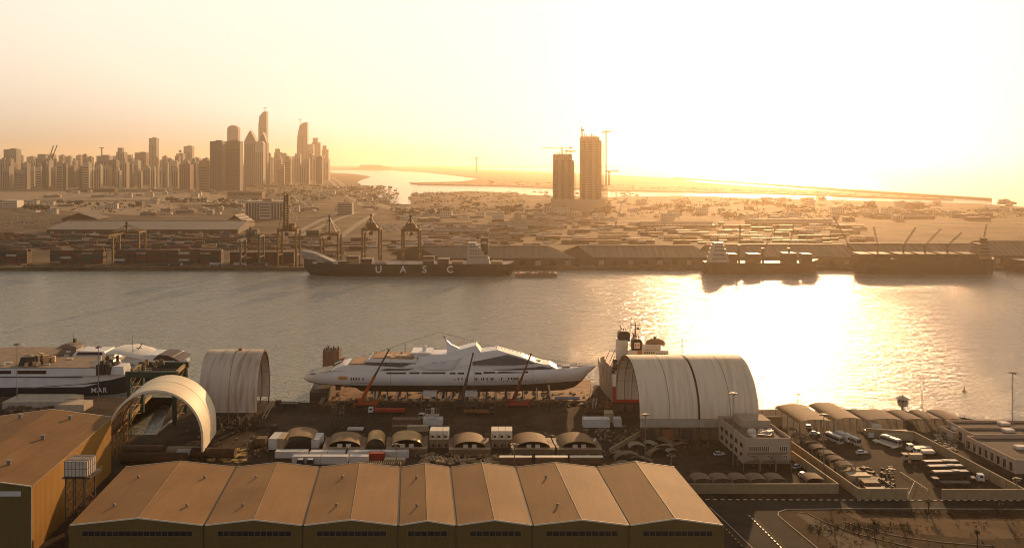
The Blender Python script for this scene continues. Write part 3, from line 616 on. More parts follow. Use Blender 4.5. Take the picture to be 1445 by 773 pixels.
# ---------------------------------------------------------------- red and white ship behind the arches
def supply_ship():
    d0 = 418.0; xl = XD(863, d0); t = thing('supply_ship', 'red and white ship with black funnels, stern towards us, left of the joined arches', 'ship', (xl, d0, 0)); B = 20.0; Ln = 66.0
    mp = lambda x, y: (x+SKEW*y, y); z1, z2 = HT(545, d0), HT(519, d0)
    def ring(y, a, b, za, zb_): return [(*mp(a, y), za), (*mp(b, y), za), (*mp(b, y), zb_), (*mp(a, y), zb_)]
    st = [(0, 0, B), (26, 0, B), (36, 1.5, B-1.5), (44, 6, B-6), (50, B/2-.3, B/2+.3)]
    MB().loft([ring(y, a+.6, b-.6, .3, z1) for y, a, b in st][::1], caps=True, smooth=False).build('lower_hull', M('stained side plating', (.30, .22, .15), .7, .3, .3, streak=.6), t); MB().box(B/2, -.15, .3, B-1.0, .25, z1-.35).build('transom', RED, t); MB().box(B/2, -.12, z1, B-.8, .2, z2-3.2-z1).build('upper_transom', M('white transom', (.66, .6, .52), .5), t)
    MB().loft([ring(y, a, b, z1+.01, z2-3 if y < 40 else z2-2.6) for y, a, b in st], caps=True, smooth=False).build('upper_hull', M('aged white hull', (.40, .32, .24), .5, .2, .3, streak=.5), t)
    bw = MB()
    for i in range(6):
        y = 1+i*4; bw.add([(*mp(0, y), z2-3), (*mp(0, y+3.2), z2-3), (*mp(0, y+3.2), z2), (*mp(0, y), z2)], [(0, 1, 2, 3)])
        bw.add([(*mp(.3, y), z2-3), (*mp(.3, y+3.2), z2-3), (*mp(.3, y+3.2), z2), (*mp(.3, y), z2)], [(3, 2, 1, 0)])
    for i in range(8): bw.box(*mp(-.15, 1.5+i*3), z1, .3, .3, z2-3-z1)
    bw.build('bulwark', M('aged white hull', (.40, .32, .24)), t)
    g = MB(); rnd = random.Random(3)
    for i in range(38): x = rnd.uniform(.8, B-1); y = rnd.uniform(1, 26); g.box(*mp(x, y), z2-3, rnd.uniform(.5, 1.6), rnd.uniform(.5, 1.8), rnd.uniform(.6, 3.6), rnd.random())
    for i in range(5): x = rnd.uniform(1, 8); y = rnd.uniform(3, 30); g.bar((*mp(x, y), z2-3), (*mp(x+2.5, y-1), z2+3.5), .25)
    g.build('deck_machinery', DSTEEL, t)
    dh = MB(); zb = z2-3
    dd = 442.0; wx = lambda px: XD(px, dd)-xl; dy = dd-d0
    dh.box((wx(871)+wx(886))/2, dy+3, zb, wx(886)-wx(871), 7, HT(480, dd)-zb); dh.box((wx(884)+wx(904))/2, dy-3, zb, wx(904)-wx(884), 7, HT(493, dd-4)-zb)
    dh.build('funnel_casing', M('cream white steel', (.66, .58, .47), .5, .12), t)
    for a, b, y0, y1, s in ((873, 889.5, 466, 480, 3), (890, 903.5, 476.5, 493, -3.4)):
        f = MB(); za, zb2 = HT(y1, dd+s), HT(y0, dd+s); cx = (wx(a)+wx(b))/2; wd = wx(b)-wx(a)
        f.prof([(cx-wd/2, za), (cx+wd/2, za), (cx+wd/2, zb2-1.2), (cx+wd/2-1, zb2-.2), (cx-wd/2+1.2, zb2), (cx-wd/2, zb2-1)], 2.6, y0=dy+s)
        fo = f.build('funnel', M('black funnel paint', (.025, .02, .018), .5), t)
        p = MB()
        for k in range(3): p.cyl((cx-1.4+k*1.3, dy+s, zb2-.4), (cx-1.4+k*1.3, dy+s, zb2+.9), .28, .28, 6)
        p.tube([(cx-1.2, dy+s, zb2+.8), (cx-1.5, dy+s, zb2+1.9), (cx-2.1, dy+s, zb2+2.4)], .3); p.build('exhaust_pipes', BLACK, fo)
        if s < 0:
            mk = MB().box(cx, dy+s-2.68, za+1.2, 2.9, .12, 2.9).build('emblem_panel', CREAM, fo)
            r = MB(); 
            for k in range(12):
                a0, a1 = 2*pi*k/12, 2*pi*(k+1)/12
                if k in (2, 3, 8, 9): continue
                r.add([(cx+cos(q)*rr, dy+s-2.78, za+2.65+sin(q)*rr) for q, rr in ((a0, .75), (a1, .75), (a1, 1.15), (a0, 1.15))], [(0, 1, 2, 3)])
            r.box(cx, dy+s-2.79, za+2.5, 1.3, .05, .3); r.build('emblem', RED, mk)
    MB().box((wx(897)+wx(903))/2, dy-6.6, HT(501, dd-7), wx(903.5)-wx(897), .1, 2.5).build('doorway', M('ochre door', (.4, .2, .04)), t)
    ac = MB(); d2 = 452.0; vx = lambda px: XD(px, d2)-xl; y2 = d2-d0
    ac.box((vx(905)+vx(941))/2, y2, z2-3, vx(941)-vx(905), 9, HT(492, d2)-z2+3); ac.box((vx(905)+vx(934))/2, y2+1, HT(492, d2), vx(934)-vx(905)-2, 7, 2.7); ac.build('accommodation', M('cream white steel', (.66, .58, .47)), t)
    wn = MB()
    for k in range(5): wn.box(vx(908+k*3.2), y2-4.55, HT(495.7, d2), .7, .12, .8)
    for k in range(4): wn.box(vx(925+k*3.6), y2-4.55, HT(497.5, d2), .6, .12, .7)
    wn.build('windows', DGLASS, t)
    MB().dome((vx(925), y2+1, HT(486, d2)), 5.5, 3.5, 3.2, 14, 4).build('bridge_top', M('rusty orange cover', (.30, .16, .07), .7), t)
    ms = MB(); mx = wx(896.5); ms.cyl((mx, dy, HT(478, dd)), (mx, dy, HT(455, dd)), .5, .25, 6); ms.bar((mx-2.6, dy, HT(458, dd)), (mx+2.6, dy, HT(458, dd)), .35); ms.bar((mx-1, dy, HT(464, dd)), (mx+2.8, dy, HT(464, dd)), .3)
    ms.cyl((wx(890.5), dy, HT(466, dd)), (wx(890.5), dy, HT(443, dd)), .18, .08, 5); ms.bar((wx(888.8), dy, HT(449, dd)), (wx(892), dy, HT(449, dd)), .2); ms.ball((mx+1.5, dy, HT(463, dd)), .7); ms.build('mast', DSTEEL, t)
    MB().cyl((vx(924), y2, HT(486, d2)+2), (vx(924), y2, HT(477, d2)), .2, .15, 6).ball((vx(924), y2, HT(476.5, d2)), .8).build('radar_post', DSTEEL, t)
supply_ship()
def post_thing(px, y0, y1, d, label):
    o = MB().cyl((0, 0, 0), (0, 0, HT(y0, d)-WZ), .3, .12, 6)
    for k in (.7, .85, .93): o.bar((-.9, 0, (HT(y0, d)-WZ)*k), (.9, 0, (HT(y0, d)-WZ)*k), .15)
    tag(o.build('signal_mast', DSTEEL), label, 'mast', None, (XD(px, d), d, WZ))
post_thing(962.5, 474, 502, 432, 'slim dark mast in the bright water behind the left joined arch')
# ---------------------------------------------------------------- two fast ferries at the left edge
def ferry(label, bow_px, d0, Ln, B, zt, zdeck, cab0, cab1, name_text=None):
    xb = XD(bow_px, d0+B/2); t = thing('fast_ferry', label, 'ferry', (xb-Ln, d0, 0))
    wl = WZ-.6
    def sec(x, inset, zk): return [(x, inset+.8, zk), (x, inset, 2.0 if zk < 2 else zk+1), (x, inset, zdeck), (x, B-inset, zdeck), (x, B-inset, 2.0 if zk < 2 else zk+1), (x, B-inset-.8, zk)]
    MB().loft([sec(x, i, k)[::-1] for x, i, k in ((0, 0, 1), (Ln*.5, 0, 1), (Ln*.78, 1.2, 1.2), (Ln*.92, 5, 3.0), (Ln, 11.4, 5.2))], caps=True, smooth=False).build('hull', M('off white ferry paint', (.68, .66, .63), .4, .1, .2), t)
    def sec2(x, inset, zk): return [(x, inset+2, wl), (x, inset+.3, 1.6), (x, inset-.06, zk), (x, inset+4.0, zk), (x, inset+3.5, wl)]
    for s in (0, 1):
        f = (lambda p: p) if s == 0 else (lambda p: (p[0], B-p[1], p[2]))
        r = [[f(p) for p in sec2(x, i, k)] for x, i, k in ((6, 0, .6), (Ln*.5, 0, 2.2), (Ln*.78, 1.2, 3.6), (Ln*.92, 4.9, 4.6), (Ln*.985, 10.0, 5.2))]
        if s == 0: r = [q[::-1] for q in r]
        MB().loft(r, caps=True, smooth=False).build('lower_hull', NAVY, t)
    st = MB(); st.bar((0, -.05, zdeck-.9), (Ln*.86, -.05+1.8, zdeck-.9), .22) if 0 else None
    st.box(Ln*.39, -.08, zdeck-1.0, Ln*.78, .1, .5); st.build('hull_stripe', M('navy stripe', (.012, .018, .03)), t)
    cb = MB().prof([(cab0*Ln, zdeck+.02), (cab1*Ln+2, zdeck+.02), (cab1*Ln, zt-.2), (cab0*Ln, zt-.2)], B/2-.25, B/2-.6, y0=B/2); cb.build('cabin', M('off white ferry paint', (.68, .66, .63)), t)
    wm = MB(); x = cab0*Ln+2
    for wdt in (7, 5, 9.5, 15, 22): 
        if x+wdt > cab1*Ln-2: break
        wm.box(x+wdt/2, .28, zdeck+.9, wdt, .2, (zt-zdeck)*.42); x += wdt+3.2
    wm.build('window_band', M('red brown glass', (.05, .02, .015), .2), t)
    rf = MB(); rf.box((cab0+cab1)/2*Ln, B/2, zt-.2, (cab1-cab0)*Ln, B-.8, .25); ro = rf.build('roof', M('dusty brown deck', (.27, .20, .14), .85, .3, .25), t)
    sm = MB(); rnd = random.Random(int(d0))
    for i in range(9): sm.box(rnd.uniform(cab0*Ln+3, cab1*Ln-6), rnd.uniform(2, B-2), zt+.05, rnd.uniform(2, 5), .9, .6)
    sm.build('roof_lockers', CREAM, ro)
    return t, ro
t, ro = ferry('white fast ferry with navy bow lettered MAR, moored nearest at the left edge', 184, 440, 86, 26, 12.0, 8.0, .0, .86, 'MAR')
Ln = 86
m = MB(); X0 = lambda px, d=440: XD(px, d)-t.location.x
m.box(X0(30), 9, 12.1, 9, 8, 4.2, top=.8); m.build('funnel_house', DSTEEL, ro)
m = MB(); rnd = random.Random(5)
for k in range(14): m.box(X0(40)+rnd.uniform(-3, 6), rnd.uniform(3, 15), 12.1, rnd.uniform(1, 3.5), rnd.uniform(1, 2.5), rnd.uniform(1, 4.8), rnd.uniform(-.6, .6))
m.build('rescue_boats', M('bright orange cream gear', (.62, .40, .20), .6, .3, 1), ro)
m = MB()
for k in range(22): m.box(X0(143)+rnd.uniform(-3.5, 4.5), rnd.uniform(.5, 14), 8.1, rnd.uniform(1, 3), rnd.uniform(1, 3), rnd.uniform(2, 7.5), rnd.uniform(-.5, .5))
m.build('engine_vents', DSTEEL, t)
m = MB(); m.hexa([(X0(131), 1, 12.2), (X0(138), 1, 12.2), (X0(138), 4, 12.2), (X0(131), 4, 12.2)], [(X0(129), 1, 15.3), (X0(142), 1, 18.3), (X0(142), 2, 18.3), (X0(129), 2, 15.3)]); m.build('angled_panel', CREAM, ro)
m = MB(); m.box(X0(162), 7, 8.05, 7, 9, 4.0, top=.85); m.build('bow_house', M('off white ferry paint', (.68, .66, .63)), t)
def lettering(txt, loc, size, rot, mat, parent, ext=.03, name='lettering', spacing=1.0):
    cu = bpy.data.curves.new('txt', 'FONT'); cu.body = txt; cu.size = size; cu.extrude = ext; cu.space_character = spacing; cu.align_x = 'CENTER'; cu.offset = .02*size
    o = bpy.data.objects.new('tmp_text', cu); COL.objects.link(o); dg = bpy.context.evaluated_depsgraph_get(); me = bpy.data.meshes.new_from_object(o.evaluated_get(dg)); bpy.data.objects.remove(o)
    me.materials.clear(); me.materials.append(mat); q = bpy.data.objects.new(name, me); COL.objects.link(q); q.parent = parent; q.location = loc; q.rotation_euler = rot; return q
lettering('MAR', (X0(138), 1.25, -1.0), 3.6, (R(88), 0, R(6)), M('dull white letters', (.6, .6, .58), .6), t, spacing=1.15)
t, ro = ferry('second white ferry moored behind the first, wheelhouse and curved white bow deck', 266, 470, 112, 27, 10.6, 7.0, .0, .62)
X0 = lambda px, d=478: XD(px, d)-t.location.x
m = MB().prof([(X0(86), 10.8), (X0(113), 10.8), (X0(109), 14.8), (X0(91), 14.8)], 5, 4, y0=10); wh = m.build('wheelhouse', M('brown grey house', (.2, .15, .11), .6), t)
MB().prof([(X0(84), 14.8), (X0(113), 14.8), (X0(111), 15.4), (X0(97), 17.0), (X0(92), 16.6)], 5.6, 4.6, y0=10).build('wheelhouse_roof', M('brown grey house', (.2, .15, .11)), wh)
m = MB()
for k in range(3): m.box(X0(98.5+k*2.3), 4.9, 12.2, .7, .2, 1.0)
m.build('wheelhouse_windows', M('pale panes', (.7, .68, .62), .4), wh)
MB().box(X0(103), 10, 16.8, 1.4, 1.4, 2.2).cyl((X0(101), 10, 17), (X0(101), 10, 23), .15, .05, 5).build('mast_base', DSTEEL, wh)
MB().hexa([(X0(84), 6, 10.9), (X0(80), 6, 10.9), (X0(78), 14, 10.9), (X0(83), 14, 10.9)], [(X0(93), 6, 15), (X0(90), 6, 15), (X0(90), 14, 15), (X0(93), 14, 15)]).build('wheelhouse_stair', M('bright orange cream gear', (.62, .40, .20)), wh)
m = MB().prof([(X0(109), 10.8), (X0(158), 10.8), (X0(153), 13.2), (X0(115), 13.6)], 7, 6, y0=9); uc = m.build('upper_cabin', M('off white ferry paint', (.68, .66, .63)), t)
MB().prof([(X0(115), 11.5), (X0(152), 11.5), (X0(150), 12.9), (X0(117), 13.0)], 7.0, 6.2, y0=9-.12).build('upper_cabin_glass', M('red brown glass', (.05, .02, .015)), uc)
# curved bow canopy
rings = []
for px, hw, z in ((146, 9, 11.2), (156, 11, 13.6), (172, 12, 13.9), (190, 11.5, 12.2), (206, 9.5, 10.4), (214, 7, 9.6)):
    rings.append([(X0(px)+(1-cos(a))*1.5, 13.5-cos(a)*hw, z-(1-sin(a))*1.9) for a in [pi*j/10 for j in range(11)]])
MB().loft(rings, close=False).build('bow_canopy', M('clean white canopy', (.74, .70, .62), .5, .05), t)
MB().prof([(X0(176), 7), (X0(252), 7), (X0(246), 9.6), (X0(216), 10.6), (X0(205), 10.4), (X0(180), 10)], 10, 7, y0=13.5).build('forward_house', M('off white ferry paint', (.68, .66, .63)), t)
MB().prof([(X0(219), 8.2), (X0(258), 7.4), (X0(250), 9.0), (X0(238), 10.7), (X0(226), 10.9)], 8.6, 7.4, y0=12.6).build('forward_opening', M('dark red opening', (.045, .018, .012), .5), t)
m = MB(); m.bar((X0(190), 12, 12), (X0(197), 12, 16), .4); m.bar((X0(188), 12, 13.2), (X0(196), 12, 13.4), .3); m.cyl((X0(187), 8, 12), (X0(187), 8, 22), .12, .05, 5); m.build('deck_davit', DSTEEL, t)
# ---------------------------------------------------------------- green dock gantry
def dock_gantry():
    d0 = 384.0; x0, x1 = XD(180, d0), XD(249, d0); z = HT(524, d0); t = thing('dock_gantry', 'dark green steel gantry straddling the wet dock behind the cream arch', 'gantry crane', (x0, d0, 0)); w_ = x1-x0; dp = 19.0
    MB().box(w_/2, 0, z-2.6, w_+1.5, 1.5, 2.6).build('front_girder', GREEN, t); MB().box(w_/2+SKEW*dp, dp, z-2.6, w_+1.5, 1.5, 2.6).build('rear_girder', GREEN, t)
    for x in (0.8, w_-.8):
        for y in (0, dp): MB().box(x+SKEW*y, y, 0, 1.6, 1.6, z-2.6).build('leg', GREEN, t)
    e = MB()
    for x in (.8, w_-.8): e.hexa([(x-.6, .8, z-2), (x+.6, .8, z-2), (x+.6+SKEW*dp, dp-.8, z-2), (x-.6+SKEW*dp, dp-.8, z-2)], [(x-.6, .8, z-.6), (x+.6, .8, z-.6), (x+.6+SKEW*dp, dp-.8, z-.6), (x-.6+SKEW*dp, dp-.8, z-.6)])
    e.build('end_beam', M('ochre beam', (.42, .28, .10), .6, .3), t)
    b = MB()
    for x in (.8, w_-.8):
        n = 5
        for k in range(n):
            a = k*(z-3)/n; c = (k+1)*(z-3)/n; b.bar((x, .5, a), (x+SKEW*dp, dp-.5, c), .22); b.bar((x+SKEW*dp, dp-.5, a), (x, .5, c), .22)
    b.build('leg_bracing', YEL, t)
    r = MB(); n = 14
    for k in range(n+1): r.bar((w_*k/n, -.6, z), (w_*k/n, -.6, z+1.1), .07)
    r.bar((0, -.6, z+1.1), (w_, -.6, z+1.1), .07); r.build('handrail', YEL, t)
    h = MB(); rnd = random.Random(2)
    for k in range(12): h.box(rnd.uniform(1, w_*.45), rnd.uniform(1, dp-3), z-.5, rnd.uniform(.5, 1.4), rnd.uniform(.5, 1.4), rnd.uniform(.6, 2.8))
    h.build('winch_house', M('dull ochre gear', (.20, .14, .07), .7), t)
dock_gantry()
MB_w = MB(); xl0, xl1 = P(165, 612), P(214, 560)
o = MB().hexa([(xl0.x-1.2, xl0.y, .004), (xl0.x, xl0.y, .004), (xl1.x, xl1.y, .004), (xl1.x-1.2, xl1.y, .004)], [(xl0.x-1.2, xl0.y, 1.1), (xl0.x, xl0.y, 1.1), (xl1.x, xl1.y, 1.1), (xl1.x-1.2, xl1.y, 1.1)]).build('dock_wall', M('sunlit dock wall', (.46, .30, .12), .8, .25, .4)); tag(o, 'low ochre parapet along the left side of the wet dock', 'wall')
a, b = P(217, 614), P(252, 585)
o = MB().hexa([(a.x, a.y, .004), (a.x+.8, a.y, .004), (b.x+.8, b.y, .004), (b.x, b.y, .004)], [(a.x, a.y, .5), (a.x+.8, a.y, .5), (b.x+.8, b.y, .5), (b.x, b.y, .5)]).build('dock_kerb', CONC); tag(o, 'thin kerb along the right side of the wet dock', 'kerb')
# ---------------------------------------------------------------- placing boxes measured by left, right, top and foot
def place(px0, px1, yt, yb, dep):
    d = D(yb); x0, x1 = XD(px0, d), XD(px1, d); return (x0+x1)/2, d, x1-x0, HT(yt, d), dep
CB = {}
def container(label, px0, px1, yt, yb, mat, dep=2.44, group=None, rz=0, name='shipping_container', cat='container', z=0, lid=None):
    cx, d, w_, h, _ = place(px0, px1, yt, yb, dep)
    t = thing(name, label, cat, (cx, d+dep/2, z), rz, group)
    MB().box(0, 0, .004, w_, dep, h).build('body', mat, t)
    e = MB()
    for sx in (-1, 1):
        for sy in (-1, 1): e.box(sx*(w_/2), sy*dep/2, .004, .16, .16, h+.03)
    for sy in (-1, 1): e.box(0, sy*dep/2, h-.1, w_, .14, .15); e.box(0, sy*dep/2, 0.004, w_, .14, .16)
    e.build('corner_frame', lid or mat, t)
    dr = MB()
    for k in (-.55, 0, .55): dr.box(w_/2+.04, k, .3, .05, .06, h-.5)
    dr.box(w_/2+.03, 0, .2, .02, dep-.3, h-.4); dr.build('door', lid or mat, t)
    return t
WB = M('white trailer sheet', (.62, .60, .57), .45, .06, .5, stripes=('X', .35, .03)); BLUEB = M('dark blue paint', (.02, .04, .09), .5)
container('long white trailer box with one dark hatch, left end of the back white row', 388, 433, 637, 646, WB, 2.8)
for a, b, l in ((437, 461.5, 'second white box from the left in the back white row'), (462.5, 486, 'third white box in the back white row, dirt on its roof'), (490, 536, 'fourth and longest white box in the back white row'), (537.5, 576, 'greyish box at the right end of the back white row')): container(l, a, b, 637.3, 646, WB if b < 540 else GREYW, 2.8)
for a, b, l in ((412, 451, 'white box at the left end of the front white row'), (452.5, 490, 'middle white box of the front white row'), (493, 519, 'right white box of the front white row, touching the red container')): container(l, a, b, 643.8, 654.5, WB, 2.7)
container('bright red container at the right end of the front white row', 519.3, 542, 639.5, 650, RED, 2.5)
container('pale open topped skip full of boards beside the red container', 542, 571, 648, 655, BEIGE, 2.6)
for a, l in ((419, 'left one of two small dark blue lorry cabs by the front white row'), (433, 'right one of two small dark blue lorry cabs by the front white row')):
    cx, d, w_, h, _ = place(a, a+10, 649, 657, 0); t = thing('lorry_cab', l, 'lorry cab', (cx, d, 0)); MB().box(0, 0, .5, 2.4, 2.1, 2.1, top=.93).build('body', BLUEB, t); MB().box(0, -1.02, 1.5, 2.0, .1, .8).build('windscreen', DGLASS, t); MB().box(0, 0, 2.62, 2.0, 1.6, .12).build('roof_panel', GREYW, t)
    for s in (-1, 1): MB().cyl((s*1.0-.15, 0, .5), (s*1.0+.15, 0, .5), .5, .5, 12).build('wheel', BLACK, t)
for a, b, l in ((379, 390.5, 'upright white box container left of the first domed shelter'), (391, 399.5, 'cream box container tucked between white box and first dome')): container(l, a, b, 619, 634, WB if a < 385 else BEIGE, 9)
container('greyish white container right of the first domed shelter', 439.5, 450, 620, 632, GREYW, 9)
for px0, px1, yt, yb, dep, mat, l in ((823, 860.6, 591.5, 603, 4.5, GREYW, 'long white site box alone on the open yard'), (866.5, 877, 591, 602, 4, GREYW, 'short white box beside the long white site box'), (854, 866, 583, 596, 5, BEIGE, 'dull brown box behind the long white site box'), (553, 594, 592, 601, 4, BROWNC, 'wide brown container with pale top edge behind the domes'), (553, 574, 601.5, 609, 2.6, BROWNC, 'low brown container in front of the wide brown one, left'), (574.5, 604, 601.5, 609, 2.6, BEIGE, 'low olive container in front of the wide brown one, right'), (597, 624, 592, 600, 5, GREYW, 'flat pale concrete block carrying a caged rack'), (361, 374, 619, 628, 4, BROWNC, 'small brown hut left of the white box containers'), (382, 390, 601, 607, 3, DSTEEL, 'dark steel skip on the yard right of the lone arch'), (823, 831, 607, 611, 2, BROWNC, 'small brown crate on the open yard'), (3, 88, 567, 577, 14, CONC, 'long pale flat roofed store below the first ferry'), (82, 118, 571, 580, 9, M('pale plaster', (.5, .4, .28)), 'pale block hut in front of the long flat store'), (92, 108, 562, 572, 7, M('pale plaster', (.5, .4, .28)), 'small two storey pale hut behind the block hut')):
    container(l, px0, px1, yt, yb, mat, dep, name='site_box', cat='site box')
# caged rack
cx, d, w_, h, _ = place(612, 634, 580, 592, 3); r = MB()
for k in range(7): r.box(-3+k, 0, 0, .12, .12, 3.3)
r.box(0, 0, 3.2, 6.2, .14, .14).box(0, 0, 0, 6.2, 2.6, .5).box(.2, 0, .5, 1.4, 1.6, 3); tag(r.build('caged_rack', M('pale steel rack', (.45, .38, .3), .6)), 'pale steel caged rack standing on the flat concrete block', 'rack', None, (XD(610, 385), 385, 3.6))
# tarped stacks behind the long hall
for a, b, l in ((705, 750, 'leftmost'), (756, 801, 'middle'), (805, 851, 'rightmost')):
    cx, d, w_, h, _ = place(a, b, 645, 655, 3); t = thing('covered_stack', l+' of three long brown stacks with pale top sheets behind the hall', 'stack', (cx, d+1.5, 0)); MB().box(0, 0, .004, w_, 2.8, 2.4).build('bundle', BROWNC, t); MB().box(0, .1, 2.42, w_+.3, 2.2, .25).build('top_sheet', CREAM, t)
for a, b, y, l in ((268, 330, 648, 'large brown pipe section lying behind the hall, under the cream arch'), (168, 260, 655, 'longest brown pipe section lying between the two tan halls')):
    cx, d, w_, h, _ = place(a, b, y-12, y, 3); o = MB().cyl((-w_/2, 0, 2.0), (w_/2, 0, 2.0), 2.0, 2.0, 14).build('pipe_section', M('old pipe brown', (.10, .055, .03), .8, .3, .4)); tag(o, l, 'pipe', None, (cx, d+2, 0))
for a, b, yt, y, m_, l in ((172, 228, 628, 640, BROWNC, 'rusty rounded tank lying inside the cream arch, left'), (234, 281, 627, 642, BEIGE, 'tan long crate under the cream arch, middle'), (248, 281, 633, 646, GREYW, 'pale rounded tank under the cream arch, right')):
    cx, d, w_, h, _ = place(a, b, yt, y, 3); o = MB().loft([[(x, cos(q)*1.7, 1.5+sin(q)*1.4) for q in [2*pi*j/12 for j in range(12)]] for x in (-w_/2, w_/2)], caps=True).build('storage_tank', m_); tag(o, l, 'tank', None, (cx, d+2, 0))
# ---------------------------------------------------------------- domed tents on container walls
def dome_tent(label, a, b, yb, closed, mat=TAN, dep=12.2, rise=2.6, sides=(1, 1)):
    d = D(yb); x0, x1 = XD(a, d), XD(b, d); w_ = x1-x0; t = thing('domed_shelter', label, 'tent', ((x0+x1)/2, d, 0)); zc = 2.7
    sec = lambda y, k=0: [(-(w_/2-k)*cos(pi*j/14)+SKEW*y, y, zc-.15+(rise-k)*sin(pi*j/14)) for j in range(15)]
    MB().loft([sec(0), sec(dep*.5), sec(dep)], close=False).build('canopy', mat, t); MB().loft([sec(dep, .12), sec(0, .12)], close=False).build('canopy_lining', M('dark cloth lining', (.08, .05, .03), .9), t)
    s = sec(0); rm = MB()
    for p, q in zip(s[:-1], s[1:]): rm.bar(p, q, .14)
    rm.build('arch_rim', M('pale rim', (.30, .21, .12), .8), t)
    for i, s_ in enumerate((-1, 1)):
        if sides[i]:
            x = s_*(w_/2+1.1); MB().hexa([(x-1.1, 0, .004), (x+1.1, 0, .004), (x+1.1+SKEW*dep, dep, .004), (x-1.1+SKEW*dep, dep, .004)], [(x-1.1, 0, zc-.1), (x+1.1, 0, zc-.1), (x+1.1+SKEW*dep, dep, zc-.1), (x-1.1+SKEW*dep, dep, zc-.1)]).build('side_container', BROWNC if closed else GREYW, t)
    if closed:
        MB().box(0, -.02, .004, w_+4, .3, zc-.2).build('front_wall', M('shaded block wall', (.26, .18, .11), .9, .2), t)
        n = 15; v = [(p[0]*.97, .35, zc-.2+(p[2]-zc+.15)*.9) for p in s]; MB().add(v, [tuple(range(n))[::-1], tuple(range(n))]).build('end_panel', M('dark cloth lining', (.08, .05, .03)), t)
        for k in (-1, 1): MB().box(k*1.75, -.45, zc-.1, 1.9, .8, 1.25).build('air_conditioner', M('pale unit', (.62, .56, .48), .6), t)
        c = MB().hexa([(-w_/2-2, -2.0, zc-.45), (w_/2+2, -2.0, zc-.45), (w_/2+2, -.2, zc-.15), (-w_/2-2, -.2, zc-.15)], [(-w_/2-2, -2.0, zc-.3), (w_/2+2, -2.0, zc-.3), (w_/2+2, -.2, zc), (-w_/2-2, -.2, zc)]); c.build('awning', M('tan awning', (.34, .24, .15), .8), t)
ty = ('first domed tent from the left, open fronted between white containers', 'second domed tent from the left with two air conditioners', 'narrow ochre vaulted tent between two wider domed tents', 'fourth domed tent, right of the narrow ochre one', 'domed tent between the two stacks of site cabins', 'domed tent just right of the second cabin stack', 'rightmost domed tent of the row')
for l, (a, b, y, c) in zip(ty, ((399, 445, 632, 0), (463.5, 508.5, 639, 1), (517, 543, 638, 0), (552.5, 596.5, 639, 1), (641, 685.5, 640, 1), (729, 776, 640, 1), (793, 842, 640, 1))):
    dome_tent(l, a, b, y, c, YEL if 'ochre' in l else TAN, 12.2, 2.5 if 'ochre' not in l else 3.0, (0, 0) if y in (632, 638) else (1, 1))
def cabin_stack(label, a, b, yb, hgt):
    d = D(yb); x0, x1 = XD(a, d), XD(b, d); w_ = (x1-x0)/3; t = thing('cabin_stack', label, 'cabins', ((x0+x1)/2, d, 0)); h = hgt/2
    for i in range(3):
        for k in range(2):
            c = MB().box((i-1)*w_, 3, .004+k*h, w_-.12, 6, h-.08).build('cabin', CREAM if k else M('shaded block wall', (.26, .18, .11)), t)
            MB().box((i-1)*w_+.1, -.3, .9+k*h, .95, .6, .8).build('air_conditioner', DSTEEL, c)
            MB().box((i-1)*w_-.75, -.02, .4+k*h, .5, .06, 1.9).build('door', BEIGE, c)
cabin_stack('stack of six cream cabins with air conditioners, the left one of two stacks', 606, 633, 632, 7.2)
cabin_stack('stack of six cream cabins with air conditioners, the right one of two stacks', 693, 723, 632, 7.2)
# ---------------------------------------------------------------- mobile cranes, lorries
def wheels(t, xs, r, wd, y=1.1):
    for x in xs:
        for s in (-1, 1): MB().cyl((x, s*y-wd/2, r), (x, s*y+wd/2, r), r, r, 10).build('wheel', BLACK, t)
def mobile_crane(label, bx, by, tx, ty_, d, c1, c2, body):
    x0 = XD(bx, d); t = thing('mobile_crane', label, 'crane', (x0, d, 0)); tip = (XD(tx, d)-x0, .6, HT(ty_, d)); p0 = (0, .6, 3)
    MB().box(2, 0, .9, 11, 2.7, .9).box(7, 0, 1.2, 2, 2.5, 1.8).build('chassis', body, t); MB().box(-.6, 0, 1.9, 4, 2.6, 1.7).build('superstructure', body, t); MB().box(-2.2, 0, 1.9, 1.4, 2.9, 1.5).build('counterweight', DSTEEL, t)
    pm = [p0[i]+(tip[i]-p0[i])*.48 for i in range(3)]; MB().cyl(p0, pm, .85, .72, 6).build('lower_boom', c1, t); MB().cyl(pm, tip, .52, .36, 6).ball(tip, .5, 8, 5).build('upper_boom', c2, t)
    MB().cyl((1.4, .6, 2.2), [p0[i]+(tip[i]-p0[i])*.3 for i in range(3)], .25, .2, 6).build('lift_ram', STEEL, t)
    h = (tip[0]+.8, .6, tip[2]-.4); MB().cyl(h, (h[0], h[1], 9), .05, .05, 4).box(h[0], h[1], 8, .5, .5, 1).build('hoist_line', DSTEEL, t)
    wheels(t, (-2.6, -1, 3, 5, 7), .62, .4)
    for x in (-3, 7.4): MB().box(x, -2.4, 0, .5, .5, 1.2).box(x, 0, .7, .4, 5, .35).box(x, 2.4, 0, .5, .5, 1.2).build('outrigger', body, t)
mobile_crane('mobile crane with an orange boom reaching over the yacht stern, leftmost of three', 510, 572, 548.5, 494, 413, ORANGE, M('grey boom', (.07, .055, .045), .6), ORANGE)
mobile_crane('mobile crane with a thin dark boom amidships, middle of three', 651, 574, 667.5, 499, 410, M('grey boom', (.20, .18, .15)), M('dark boom', (.07, .055, .045), .6), DSTEEL)
mobile_crane('mobile crane with a dark red boom near the yacht bow, rightmost of three', 724, 572, 749.5, 499.5, 412, M('maroon boom', (.13, .018, .012), .5), M('maroon boom', (.25, .03, .02)), RED)
